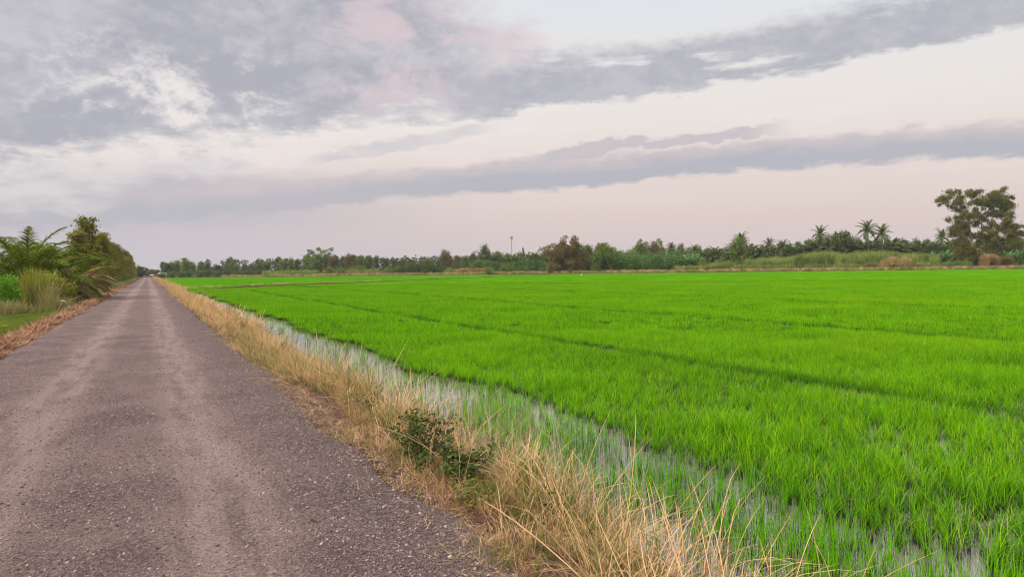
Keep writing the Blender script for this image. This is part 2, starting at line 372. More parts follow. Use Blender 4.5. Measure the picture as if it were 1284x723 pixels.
def leaves(rg, clumps, n=None, size=0.3, aspect=0.5, up=0.5, hang=0.0, fuzz=0.25):
    ps = []; 
    vol = np.array([c[3] ** 2 * (c[4] if len(c) > 4 else 1) for c in clumps]); cnt = (n * vol / vol.sum()).astype(int) + 1
    for c, k in zip(clumps, cnt):
        d = rg.normal(0, 1, (k, 3)); d /= np.linalg.norm(d, axis=1)[:, None]
        r = c[3] * rg.uniform(0.12, 1, k) ** 0.45 * (1 + fuzz * rg.normal(0, 0.5, k))
        d[:, 2] *= 0.8
        ps.append(np.array(c[:3]) + d * r[:, None])
    P = np.concatenate(ps); n = len(P)
    nrm = rg.normal(0, 1, (n, 3)); nrm[:, 2] += up * 2; nrm /= np.linalg.norm(nrm, axis=1)[:, None]
    t1 = np.cross(nrm, rg.normal(0, 1, (n, 3))); 
    if hang: t1 += np.array([0, 0, -hang]) * np.linalg.norm(t1, axis=1)[:, None]
    t1 /= np.linalg.norm(t1, axis=1)[:, None] + 1e-9
    t2 = np.cross(nrm, t1); t2 /= np.linalg.norm(t2, axis=1)[:, None] + 1e-9
    s = size * rg.uniform(0.5, 1.3, n)[:, None]
    Vv = np.stack([P - t1 * s * 0.6, P + t2 * s * aspect * 0.6 , P + t1 * s * 0.6, P - t2 * s * aspect * 0.6 ], 1).reshape(-1, 3)
    return Vv, np.arange(n * 4).reshape(-1, 4)
def tree_meshes(rg, name, clumps, nleaf, size, trunk_h, tr, leafm, barkm, lean=0.0, up=0.5, hang=0.0, limbs=True, forks=1):
    parts = []
    for f in range(forks):
        ang = rg.uniform(0, 6.28); sp = 0.0 if forks == 1 else 0.14 * trunk_h
        top = np.array([lean * trunk_h + sp * math.cos(ang + f * 3), sp * math.sin(ang + f * 3), trunk_h])
        tp = bez((0.1 * f, 0, -0.1), top, rg.normal(0, 0.03 * trunk_h, 3), 8)
        parts.append(tube(tp, np.linspace(tr, tr * 0.35, 8)))
        if limbs:
            for i, c in enumerate(clumps):
                if i % forks != f: continue
                cc = np.array(c[:3]); z0 = min(max(cc[2] * 0.55, trunk_h * 0.25), trunk_h)
                k = z0 / trunk_h; st = tp[min(7, int(k * 7))]
                parts.append(tube(bez(st, cc, (0, 0, -0.05 * np.linalg.norm(cc - st)), 6, rg), np.linspace(tr * 0.38, tr * 0.07, 6), 5))
                for q in range(3):
                    e = cc + rg.normal(0, 0.45, 3) * c[3]
                    parts.append(tube(bez(cc * 0.7 + st * 0.3, e, (0, 0, 0.05), 4, rg), np.linspace(tr * 0.14, tr * 0.04, 4), 4))
    tm = mesh_q(name + '_trunk', *cat(*parts), barkm, True)
    cm = mesh_q(name + '_crown', *leaves(rg, clumps, n=nleaf, size=size, up=up, hang=hang, fuzz=0.55), leafm)
    return tm, cm
def blob_clumps(rg, n, w, h, z0, shape='round', r=(0.18, 0.32), dens=1.0):
    out_ = []
    for i in range(n):
        t = (i + rg.uniform(0.2, 0.8)) / n; z = z0 + h * t
        if shape == 'round': k = math.sqrt(max(0.05, 1 - (2 * t - 1) ** 2))
        elif shape == 'cone': k = 1.0 - 0.75 * t
        elif shape == 'top': k = 0.35 + 0.65 * math.sin(min(1, t * 1.1) * 2.3)
        else: k = 1.0 if t < 0.75 else 0.7
        a = i * 2.4 + rg.uniform(-0.6, 0.6); q = w / 2 * k * rg.uniform(0.25, 0.85)
        out_.append((q * math.cos(a), q * math.sin(a), z, w * rg.uniform(*r)))
    return out_
def make_tree(name, tm, cm, loc, rz, sc):
    e = bpy.data.objects.new(name, None); COL.objects.link(e); e.location = loc; e.rotation_euler = (0, 0, rz)
    e.scale = sc if isinstance(sc, tuple) else (sc,) * 3
    link('trunk', tm, e); link('crown', cm, e)
    return e

# instanced vegetation that nobody could count
PROTO = {}
def protos(key, meshes):
    c = bpy.data.collections.new('source_' + key)
    for i, me in enumerate(meshes):
        o = bpy.data.objects.new('%s_%02d' % (key, i), me); c.objects.link(o)
    PROTO[key] = c
def scatter(name, key, pts, label, scl, rg, tilt=0.08):
    n = len(pts); me = bpy.data.meshes.new(name); me.vertices.add(n); me.vertices.foreach_set('co', np.asarray(pts, np.float32).ravel())
    rot = np.stack([rg.normal(0, tilt, n), rg.normal(0, tilt, n), rg.uniform(0, 6.283, n)], 1).astype(np.float32)
    a = me.attributes.new('rot', 'FLOAT_VECTOR', 'POINT'); a.data.foreach_set('vector', rot.ravel())
    a = me.attributes.new('scl', 'FLOAT', 'POINT'); a.data.foreach_set('value', np.asarray(scl, np.float32))
    a = me.attributes.new('pick', 'INT', 'POINT'); a.data.foreach_set('value', rg.integers(0, len(PROTO[key].objects), n).astype(np.int32))
    o = link(name, me); g = bpy.data.node_groups.new(name, 'GeometryNodeTree')
    g.interface.new_socket('Geometry', in_out='INPUT', socket_type='NodeSocketGeometry')
    g.interface.new_socket('Geometry', in_out='OUTPUT', socket_type='NodeSocketGeometry')
    nn = g.nodes; gi = nn.new('NodeGroupInput'); go = nn.new('NodeGroupOutput')
    ip = nn.new('GeometryNodeInstanceOnPoints'); ci = nn.new('GeometryNodeCollectionInfo')
    ci.inputs['Collection'].default_value = PROTO[key]; ci.inputs['Separate Children'].default_value = True; ci.inputs['Reset Children'].default_value = True
    def at(nm, ty):
        q = nn.new('GeometryNodeInputNamedAttribute'); q.data_type = ty; q.inputs[0].default_value = nm
        return [s for s in q.outputs if s.enabled][0]
    L = g.links.new
    L(gi.outputs[0], ip.inputs['Points']); L(ci.outputs[0], ip.inputs['Instance']); ip.inputs['Pick Instance'].default_value = True
    L(at('pick', 'INT'), ip.inputs['Instance Index']); L(at('rot', 'FLOAT_VECTOR'), ip.inputs['Rotation']); L(at('scl', 'FLOAT'), ip.inputs['Scale'])
    L(ip.outputs[0], go.inputs[0])
    md = o.modifiers.new('scatter', 'NODES'); md.node_group = g
    stuff(o, label); return o

def vnoise(x, y, s, seed=0):               # smooth value noise for densities
    rr = np.random.default_rng(seed); T = rr.uniform(0, 1, (256, 256))
    x = np.asarray(x) / s; y = np.asarray(y) / s; xi = np.floor(x).astype(int); yi = np.floor(y).astype(int)
    fx = x - xi; fy = y - yi; fx = fx * fx * (3 - 2 * fx); fy = fy * fy * (3 - 2 * fy)
    g = lambda a, b: T[a % 256, b % 256]
    return (g(xi, yi) * (1 - fx) + g(xi + 1, yi) * fx) * (1 - fy) + (g(xi, yi + 1) * (1 - fx) + g(xi + 1, yi + 1) * fx) * fy

# ------------------------------------------------------------------ terrain
WZ = -0.50
EDGE = [gp(193, 420), gp(330, 350), gp(450, 330), gp(580, 312), gp(700, 298), gp(860, 280), gp(1060, 264), gp(1284, 250), gp(1500, 240), gp(1900, 225)]
EX = np.array([p[0] for p in EDGE]); EY = np.array([p[1] for p in EDGE])
# far edge as depth along the view direction, as a function of bearing
EB = np.arctan2(EX, EY); ED = np.hypot(EX, EY)
def edge_dist(x, y):
    b = np.arctan2(x, y); return np.interp(b, EB, ED) - np.hypot(x, y)    # >0 inside the field
def prof(x):
    return np.interp(x, [-60, -9, -5, -4.2, -3.5, -3.1, -2.6, 1.8, 2.1, 2.7, 3.3, 3.6], [-0.35, -0.35, -0.32, -0.28, -0.10, 0.03, -0.02, -0.02, -0.05, -0.20, -0.52, -0.72])
def ground_z(x, y):
    z = prof(x); e = edge_dist(x, y); inside = (x > 3.4)
    k = np.clip((3 - e) / 3, 0, 1); z = np.where(inside, -0.72 + 0.42 * k, z)
    ne = np.hypot(x, y) < 80
    z = z + np.where(ne & (x < -2.6) & (x > -12), (vnoise(x, y, 0.5, 3) - 0.5) * 0.10 + (vnoise(x, y, 1.6, 4) - 0.5) * 0.10, 0)
    z = z + np.where((x > 1.9) & (x < 3.5), (vnoise(x, y, 0.4, 5) - 0.5) * 0.10, 0)
    return z
def grid(xs, ys, zf):
    Xg, Yg = np.meshgrid(xs, ys, indexing='ij'); Z = zf(Xg, Yg)
    Vv = np.stack([Xg, Yg, Z], -1).reshape(-1, 3); nx, ny = Xg.shape
    i = np.arange(nx - 1)[:, None] * ny + np.arange(ny - 1)[None]
    return Vv, np.stack([i, i + ny, i + ny + 1, i + 1], -1).reshape(-1, 4)
xs = np.concatenate([[-1400, -1000, -700, -300, -150, -80, -40, -20], np.arange(-14, -4.5, 0.5), np.arange(-4.5, 4.01, 0.12), np.arange(5, 12, 2), np.arange(14, 480, 5), [600, 900, 1400]])
ys = np.concatenate([[-1400, -1000, -300, -80, -20, -5], np.arange(-2, 30, 0.2), np.arange(30, 80, 1), np.arange(80, 460, 4), [520, 700, 1000, 1400]])
struct(link('ground', mesh_q('ground', *grid(xs, ys, ground_z), M['earth'], True)))
# road: wheel ruts are worn a little into it, its edges crumble
def road_z(x, y):
    q = np.clip((60 - y) / 40, 0.0, 1)
    rut = 0.022 * np.exp(-((x + 1.15) / 0.30) ** 2) + 0.022 * np.exp(-((x - 0.42) / 0.30) ** 2)
    z = 0.03 - rut + q * ((vnoise(x, y, 0.35, 7) - 0.5) * 0.014 + (vnoise(x, y, 1.7, 8) - 0.5) * 0.012)
    ed = np.clip((np.abs(x + 0.42) - 2.05) / 0.35, 0, 1); return z - ed ** 1.5 * 0.09
Vr, Fr = grid(np.linspace(-2.78, 1.70, 70), np.concatenate([np.arange(-20, 1, 1.0), np.arange(1, 26, 0.07), np.arange(26, 80, 0.5), np.arange(80, 431, 3)]), road_z)
wv = (vnoise(Vr[:, 1], Vr[:, 1] * 0 + 3, 1.1, 9) - 0.5) * 0.30 + (vnoise(Vr[:, 1], Vr[:, 1] * 0 + 9, 5, 10) - 0.5) * 0.25
Vr[:, 0] += wv * np.clip(np.abs(Vr[:, 0] + 0.42) - 1.2, 0, 1)
struct(link('road', mesh_q('road', Vr, Fr, M['road'], True)))
# water of the paddy, up to the far bank
wp = [(3.0, -60), (3.0, 430)] + [(x, y) for x, y in EDGE[1:]] + [(400, -60)]
def poly(name, pts, z, mat):
    me = bpy.data.meshes.new(name); me.from_pydata([(x, y, z) for x, y in pts], [], [list(range(len(pts)))[::-1]]); me.update()
    if me.polygons[0].normal.z < 0: me.flip_normals()
    me.materials.append(mat); return me
struct(link('water', poly('water', wp, WZ, M['water'])))
# far part of the crop closes into one canopy
cp = []
for b in np.linspace(0.03, 1.45, 40): cp.append((math.sin(b), math.cos(b), b))
nearr = []; farr = []
for sx_, cy_, b in cp:
    r0_ = 120.0; re_ = np.interp(b, EB, ED) - 1.0
    if sx_ * r0_ < 6.2: r0_ = 6.2 / sx_
    if r0_ >= re_: continue
    nearr.append((sx_ * r0_, cy_ * r0_)); farr.append((sx_ * re_, cy_ * re_))
struct(link('field', poly('field', nearr + farr[::-1], -0.36, M['canopy'])))

# ------------------------------------------------------------------ rice
rg = np.random.default_rng(11)
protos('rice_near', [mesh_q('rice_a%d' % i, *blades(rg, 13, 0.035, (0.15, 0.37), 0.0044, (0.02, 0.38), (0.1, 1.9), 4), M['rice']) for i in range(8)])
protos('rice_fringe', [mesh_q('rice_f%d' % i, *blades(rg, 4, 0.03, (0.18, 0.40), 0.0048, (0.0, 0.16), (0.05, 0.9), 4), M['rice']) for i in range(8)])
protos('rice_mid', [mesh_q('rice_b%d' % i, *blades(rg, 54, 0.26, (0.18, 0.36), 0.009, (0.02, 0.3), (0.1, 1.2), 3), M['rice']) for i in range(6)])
protos('rice_far', [mesh_q('rice_c%d' % i, *blades(rg, 120, 1.3, (0.20, 0.36), 0.030, (0.02, 0.35), (0.1, 1.0), 2), M['rice_far']) for i in range(5)])
def wedge(n, r1, r2, rg, b0=R(-10), b1=R(74)):
    r = np.sqrt(rg.uniform(r1 * r1, r2 * r2, n)); b = rg.uniform(b0, b1, n)
    return r * np.sin(b), r * np.cos(b)
def rice_density(x, y, fringe=False):
    e = 5.15 + (vnoise(x, y, 3.0, 20) - 0.5) * 0.9 + (vnoise(x, y, 0.8, 21) - 0.5) * 0.4
    d = np.clip((x - e) / 0.25, 0, 1)
    # thin fringe standing in the open water between the bank and the crop
    fr = np.clip((x - 3.15) / 0.9, 0.05, 1) * np.clip((e + 0.15 - x) / 0.2, 0, 1) * (1 - 0.72 * np.exp(-((x - e + 0.12) / 0.16) ** 2)) * np.interp(y, [3, 9, 16, 24, 60], [1, 0.9, 0.33, 0.16, 0.10]) * np.clip(0.35 + 1.9 * (vnoise(x, y, 0.6, 22) - 0.2), 0.12, 1)
    if fringe: return fr
    for c, w in ((10.4, 0.27), (20.2, 0.42), (34, 0.35)):
        xx = x + (vnoise(x * 0 + 5, y, 6, 23) - 0.5) * 0.35
        d = d * (1 - 0.80 * np.exp(-((xx - c) / w) ** 2))
    hole = (vnoise(x, y, 0.9, 24) > 0.90) & (x < 15)
    d = np.where(hole, d * 0.15, d); d = np.where((x < 6.6) & (x > e - 0.1), d * np.clip(0.45 + 1.1 * vnoise(x, y, 0.8, 29), 0, 1), d)
    d = d * (0.80 + 0.35 * vnoise(x, y, 1.1, 25)) * (0.8 + 0.4 * vnoise(x, y, 0.4, 27))
    return np.where(edge_dist(x, y) > 2, d, 0)
def rice(name, key, r1, r2, dens, label, size=(0.8, 1.15)):
    area = 0.5 * R(84) * (r2 * r2 - r1 * r1); n = int(area * dens)
    x, y = wedge(n, r1, r2, rg)
    k = rg.uniform(0, 1, n) < rice_density(x, y); x, y = x[k], y[k]
    hgt = 0.9 * rg.uniform(*size, len(x)) * (0.72 + 0.36 * vnoise(x, y, 1.7, 26) + 0.2 * vnoise(x, y, 0.6, 28)) * np.clip(0.72 + (x - 3.6) * 0.14, 0.7, 1)
    return scatter(name, key, np.stack([x, y, np.full(len(x), WZ - 0.03)], 1), label, hgt, rg, 0.05)
rice('rice_plants', 'rice_near', 3.5, 24, 205, 'bright green young rice standing in shallow water near the road')
nf = 20000; yf = 2.5 + 60 * rg.uniform(0, 1, nf) ** 1.6; xf = rg.uniform(3.1, 6.0, nf)
kf = rg.uniform(0, 1, nf) < rice_density(xf, yf, True); xf, yf = xf[kf], yf[kf]
scatter('rice_plants', 'rice_fringe', np.stack([xf, yf, np.full(len(xf), WZ - 0.04)], 1), 'thin single rice seedlings standing in the open water strip', rg.uniform(0.7, 1.15, len(xf)), rg, 0.06)
rice('rice_plants', 'rice_mid', 22, 95, 14, 'bright green rice in the middle of the paddy')
rice('rice_plants', 'rice_far', 90, 430, 0.7, 'bright green rice in the far part of the paddy', (0.85, 1.1))

# ------------------------------------------------------------------ right verge: dry grass on the bank
protos('dry_tuft', [mesh_q('dry_a%d' % i, *blades(rg, 20, 0.07, (0.16, 0.60), 0.0040, (0.05, 1.0), (0.2, 2.0), 6), M['straw']) for i in range(7)]
       + [mesh_q('dry_b%d' % i, *blades(rg, 16, 0.06, (0.12, 0.35), 0.0045, (0.3, 1.3), (0.0, 1.0), 4), M['straw_dark']) for i in range(4)]
       + [mesh_q('dry_g%d' % i, *blades(rg, 16, 0.07, (0.15, 0.40), 0.0055, (0.05, 0.6), (0.2, 1.2), 4), M['verge_green']) for i in range(4)])
protos('dry_clump', [mesh_q('dry_c%d' % i, *blades(rg, 60, 0.28, (0.20, 0.62), 0.012, (0.05, 0.8), (0.2, 1.4), 4), M['straw']) for i in range(5)]
       + [mesh_q('dry_d%d' % i, *blades(rg, 50, 0.28, (0.15, 0.4), 0.012, (0.05, 0.7), (0.2, 1.3), 3), M['verge_green']) for i in range(1)])
def verge(name, key, y1, y2, dens, label, sc=(0.7, 1.15)):
    n = int((y2 - y1) * 1.9 * dens); y = rg.uniform(y1, y2, n); x = 1.42 + 2.05 * rg.beta(1.9, 1.9, n)
    edge = 1.56 - 0.22 * (y < 6.5) + (vnoise(y, y * 0 + 2, 1.2, 30) - 0.35) * 0.6 + 0.55 * np.exp(-((y - 10.2) / 1.8) ** 2) - 0.1 * (y < 5)
    k = (x > edge) & (x < np.interp(y, [0, 3.5, 6, 9], [2.5, 2.62, 3.15, 3.6])) & (rg.uniform(0, 1, n) < np.clip(2.6 * vnoise(x, y, 0.55, 31) - 0.35, 0.04, 1)); x, y = x[k], y[k]
    hh = rg.uniform(*sc, len(x)) * (0.35 + 0.95 * vnoise(x, y, 0.9, 32)) * (0.62 + 0.55 * np.clip((x - 1.8) / 0.8, 0, 1)) * np.where(y < 6.0, 1.12, 0.95)
    return scatter(name, key, np.stack([x, y, ground_z(x, y) - 0.01], 1), label, hh, rg, 0.18)
verge('dry_grass', 'dry_tuft', 1.5, 26, 112, 'straw coloured dry grass on the bank between road and water')
verge('dry_grass', 'dry_clump', 24, 90, 10, 'straw coloured dry grass further along the bank')
verge('dry_grass', 'dry_clump', 88, 420, 2.2, 'pale dry grass at the far end of the bank', (1.2, 1.7))
# short dead litter creeping over the road edge
n = 1900; y = rg.uniform(2.0, 24, n); x = 1.30 + 0.65 * rg.beta(2, 1.6, n)
protos('litter_straw', [mesh_q('ls%d' % i, *blades(rg, 12, 0.09, (0.06, 0.20), 0.004, (1.25, 1.6), (0.0, 0.25), 2), M['straw_dark'] if i % 3 else M['straw']) for i in range(5)])
scatter('straw_litter', 'litter_straw', np.stack([x, y, np.full(n, 0.0) - 0.03 * (x > 1.9) + 0.01], 1), 'flattened dead straw along the right edge of the road', rg.uniform(0.6, 1.1, n), rg, 0.1)

# ------------------------------------------------------------------ loose stones on the road
def stone(rg, s):
    import bmesh
    bm = bmesh.new(); bmesh.ops.create_icosphere(bm, subdivisions=1, radius=1)
    for vtx in bm.verts:
        vtx.co = Vector((vtx.co.x * s * rg.uniform(0.7, 1.3), vtx.co.y * s * rg.uniform(0.5, 1.0), vtx.co.z * s * rg.uniform(0.35, 0.7)))
    me = bpy.data.meshes.new('stone'); bm.to_mesh(me); bm.free(); return me
st = []
for i, c in enumerate([(0.34, 0.28, 0.26), (0.22, 0.16, 0.15), (0.13, 0.09, 0.09), (0.40, 0.33, 0.30), (0.19, 0.13, 0.13), (0.27, 0.19, 0.17)]):
    me = stone(rg, 0.0068); me.materials.append(plain('gravel_%s' % 'abcdef'[i], c, tuple(q * 0.75 for q in c), 0.9, 40)); st.append(me)
protos('pebble', st)
n = 190000; y = 1.5 + 48 * rg.uniform(0, 1, n) ** 2.0; x = rg.uniform(-2.7, 1.95, n)
w = 1 - 0.75 * np.exp(-((x + 1.15) / 0.35) ** 2) - 0.55 * np.exp(-((x - 0.42) / 0.35) ** 2) + 0.75 * (x > 0.7)
k = rg.uniform(0, 1.3, n) < w * (0.35 + 0.9 * vnoise(x, y, 0.8, 40)); x, y = x[k], y[k]
scatter('gravel', 'pebble', np.stack([x, y, road_z(x, y) + 0.002], 1), 'loose grey and pinkish gravel chips on the road', np.clip(rg.lognormal(-0.25, 0.48, len(x)), 0.3, 2.2), rg, 0.4)

# ------------------------------------------------------------------ left verge: litter berm, lawn
protos('berm', [mesh_q('bl%d' % i, *blades(rg, 22, 0.14, (0.05, 0.22), 0.012, (0.9, 1.6), (0.0, 0.4), 2), M['litter']) for i in range(5)])
n = 9000; y = 8 + 120 * rg.uniform(0, 1, n) ** 1.6; x = -3.25 + rg.normal(0, 0.28, n); x = np.minimum(x, -2.62 + (vnoise(y, y * 0, 1.0, 41) - 0.5) * 0.5)
k = (vnoise(x, y, 0.9, 42) > 0.25) & (vnoise(x, y, 2.6, 46) > 0.30); x, y = x[k], y[k]
scatter('leaf_litter', 'berm', np.stack([x, y, ground_z(x, y) + 0.01], 1), 'orange brown dead straw heaped along the left road edge', rg.uniform(0.7, 1.5, len(x)), rg, 0.25)
protos('lawn', [mesh_q('lw%d' % i, *blades(rg, 40, 0.22, (0.05, 0.16), 0.010, (0.1, 0.8), (0.2, 1.0), 2), M['lawn']) for i in range(4)])
n = 15000; y = 10 + 60 * rg.uniform(0, 1, n) ** 1.2; x = -3.5 - 8 * rg.uniform(0, 1, n) ** 1.2
k = vnoise(x, y, 1.3, 43) > 0.15; x, y = x[k], y[k]
scatter('short_grass', 'lawn', np.stack([x, y, ground_z(x, y)], 1), 'short green grass patch left of the road', rg.uniform(0.6, 1.2, len(x)) * (0.6 + 0.9 * vnoise(x, y, 2.2, 44)), rg, 0.1)
# dry and green rough grass below the trees
protos('rough', [mesh_q('rf%d' % i, *blades(rg, 50, 0.35, (0.3, 0.9), 0.022, (0.05, 0.6), (0.2, 1.3), 3), M['bankgrass'] if i < 3 else M['reed']) for i in range(5)])
n = 3600; y = 44 + 360 * rg.uniform(0, 1, n) ** 1.4; x = -3.9 - rg.gamma(2.0, 1.1, n)
scatter('rough_grass', 'rough', np.stack([x, y, ground_z(x, y)], 1), 'rough dry and green grass below the roadside trees', rg.uniform(0.5, 1.1, n), rg, 0.12)
#PART2
# ------------------------------------------------------------------ low mud bund crossing the paddy
bp = [gp(225, 90), gp(262, 95), gp(285, 100), gp(357, 114), gp(450, 131), gp(560, 174), gp(640, 225), gp(700, 270)]
bx = np.array([p[0] for p in bp]); by = np.array([p[1] for p in bp])
tt = np.linspace(0, len(bp) - 1, 160); px_ = np.interp(tt, range(len(bp)), bx); py_ = np.interp(tt, range(len(bp)), by)
dxx = np.gradient(px_); dyy = np.gradient(py_); L_ = np.hypot(dxx, dyy); nx_ = -dyy / L_; ny_ = dxx / L_
hh = np.interp(tt, [0, 1.5, 2.2, 6], [-0.15, -0.02, 0.10, 0.05]) + 0.10 * (vnoise(tt * 12, tt * 0, 1.0, 50) - 0.6); rows = []
for off, z in ((-0.40, -0.75), (-0.18, -0.20), (0.0, -0.08), (0.18, -0.20), (0.40, -0.75)):
    rows.append(np.stack([px_ + nx_ * off, py_ + ny_ * off, (z + hh * (z > -0.5)) - 0.05], 1))
Vb = np.stack(rows, 1).reshape(-1, 3); i = np.arange(159)[:, None] * 5 + np.arange(4)[None]
M['mud'] = plain('mud', (0.16, 0.10, 0.045), (0.10, 0.13, 0.02), 0.95, 1.5)
struct(link('bund', mesh_q('bund', Vb, np.stack([i, i + 1, i + 6, i + 5], -1).reshape(-1, 4), M['mud'], True)))
k = rg.uniform(0, 1, 160) < 0.0
q = rg.uniform(0, 1, 220) ** 1.3 * 4.2; bxq = np.interp(q, range(len(bp)), bx) + rg.normal(0, 0.2, 220); byq = np.interp(q, range(len(bp)), by) + rg.normal(0, 0.2, 220)
keep = vnoise(q * 7, q * 0, 1.0, 51) > 0.45
scatter('bund_grass', 'dry_clump', np.stack([bxq, byq, np.full(220, -0.08)], 1)[keep], 'dry grass on the mud bund crossing the paddy', rg.uniform(0.35, 0.6, keep.sum()), rg, 0.1)

# raised bank round the far side of the paddy
bb = np.linspace(EB[0] + 0.0, EB[-1], 400); ee = np.interp(bb, EB, ED); rows = []
for off, z in ((-1.0, -0.8), (0.0, -0.15), (0.8, 0.12), (2.2, 0.15), (4.5, -0.2), (5.5, -0.6)):
    w = (vnoise(bb * 60, bb * 0, 1.0, 52) - 0.5) * 0.5; r = ee + off + w
    rows.append(np.stack([np.sin(bb) * r, np.cos(bb) * r, z + (vnoise(bb * 150, bb * 0 + off, 1.0, 53) - 0.5) * 0.3 * (z > -0.5)], 1))
Vb = np.stack(rows, 1).reshape(-1, 3); i = np.arange(399)[:, None] * 6 + np.arange(5)[None]
struct(link('bank', mesh_q('bank', Vb, np.stack([i, i + 1, i + 7, i + 6], -1).reshape(-1, 4), M['mud'], True)))
def far_pts(n, b0, b1, d0, d1):
    b = rg.uniform(b0, b1, n); e = np.interp(b, EB, ED) + rg.uniform(d0, d1, n)
    return np.stack([np.sin(b) * e, np.cos(b) * e], 1), b
def bear(px): return YAW + math.atan((px - 642) / F)
protos('bank_tuft', [mesh_q('bt%d' % i, *blades(rg, 45, 0.7, (0.5, 1.3), 0.06, (0.05, 0.6), (0.2, 1.2), 2), [M['bankgrass'], M['straw'], M['bankgrass'], M['orange_grass'], M['reed']][i]) for i in range(5)])
p, b = far_pts(2600, bear(205), bear(1500), -0.6, 5.0)
scatter('bank_grass', 'bank_tuft', np.column_stack([p, np.full(len(p), 0.0)]), 'dry grass on the bank at the far side of the paddy', rg.uniform(0.6, 1.25, len(p)), rg, 0.12)
p, b = far_pts(5200, bear(205), bear(1500), 5, 60)
kk = vnoise(p[:, 0], p[:, 1], 14, 54) > 0.3; p = p[kk]
scatter('meadow_grass', 'bank_tuft', np.column_stack([p, np.full(len(p), -0.35)]), 'rough yellow green grass behind the far bank', rg.uniform(0.7, 1.4, len(p)), rg, 0.12)
# reed bed on the right
rd = []
for i in range(4):
    a = blades(rg, 110, 1.6, (4.0, 8.6), 0.13, (0.0, 0.12), (0.1, 0.9), 4)
    rd.append(mesh_q('rd%d' % i, *a, M['reed']))
protos('reed', rd)
def reed_pts(n, x0, x1, d0, d1):
    p, b = far_pts(n, bear(x0), bear(x1), d0, d1); k = vnoise(p[:, 0], p[:, 1], 9, 55) > 0.22; return p[k]
p = reed_pts(1500, 872, 1172, 10, 34)
scatter('reed_bed', 'reed', np.column_stack([p, np.full(len(p), -0.35)]), 'tall green reeds growing behind the right part of the far bank',
        rg.uniform(0.70, 1.0, len(p)) * (0.50 + 0.45 * vnoise(p[:, 0], p[:, 1], 9, 56) + 0.18 * vnoise(p[:, 0], p[:, 1], 3, 57)) * np.interp(np.arctan2(p[:, 0], p[:, 1]), [bear(870), bear(905), bear(1010), bear(1172)], [0.35, 0.75, 1, 1]), rg, 0.10)
p = reed_pts(700, 330, 620, 10, 26)
scatter('reed_bed', 'reed', np.column_stack([p, np.full(len(p), -0.35)]), 'lower green reeds and grass behind the middle of the far bank', rg.uniform(0.26, 0.48, len(p)), rg, 0.06)

# lower, leafier growth at the front of the reeds
protos('low_reed', [mesh_q('lr%d' % i, *blades(rg, 90, 1.3, (1.2, 3.6), 0.16, (0.05, 0.7), (0.3, 1.6), 4), M['verge_green'] if i == 3 else M['reed']) for i in range(4)])
p = reed_pts(900, 850, 1180, 5, 13)
scatter('reed_bed', 'low_reed', np.column_stack([p, np.full(len(p), -0.35)]), 'low leafy grass in front of the reeds', rg.uniform(0.5, 1.1, len(p)), rg, 0.1)
# ------------------------------------------------------------------ tree kinds
rg = np.random.default_rng(77)
def kind(name, n, w, h, z0, shape, nleaf, size, leafm, barkm='bark', k=3, trunk=None, tr=0.22, r=(0.18, 0.32), up=0.5, hang=0.0, forks=1, limbs=True):
    out_ = []
    for i in range(k):
        cl = blob_clumps(rg, n, w, h, z0, shape, r)
        out_.append(tree_meshes(rg, '%s_%d' % (name, i), cl, nleaf, size, trunk or (z0 + h * 0.75), tr, M[leafm], M[barkm], rg.uniform(-0.04, 0.04), up, hang, limbs, forks) + (z0 + h + 0.12 * w,))
    return out_
K = {}
K['dark'] = kind('dark', 16, 8, 8, 2.2, 'round', 3200, 0.62, 'dark')
K['mid'] = kind('mid', 16, 8, 8, 2.0, 'round', 3200, 0.62, 'mid')
K['tall'] = kind('tall', 15, 6, 10, 2.5, 'cyl', 2800, 0.62, 'dark', r=(0.20, 0.34))
K['loose'] = kind('loose', 13, 9, 9, 5, 'top', 1500, 0.55, 'mid', r=(0.11, 0.18), tr=0.2)
K['brown'] = kind('brown', 15, 7, 7, 2.0, 'round', 2300, 0.55, 'brown')
K['shrub'] = kind('shrub', 12, 6, 2.8, 0.6, 'round', 1700, 0.38, 'mid', tr=0.08, trunk=1.8)
K['darkshrub'] = kind('darkshrub', 12, 6, 3.0, 0.6, 'round', 1800, 0.38, 'dark', tr=0.08, trunk=1.8)
K['vine'] = kind('vine', 18, 9, 5.0, 0.4, 'round', 3600, 0.42, 'vine', tr=0.12, trunk=3.5, r=(0.18, 0.26), up=1.0)
K['row'] = kind('row', 30, 5.2, 8.8, 0.9, 'cone', 5600, 0.27, 'row', k=6, tr=0.14, r=(0.08, 0.20), hang=0.3)

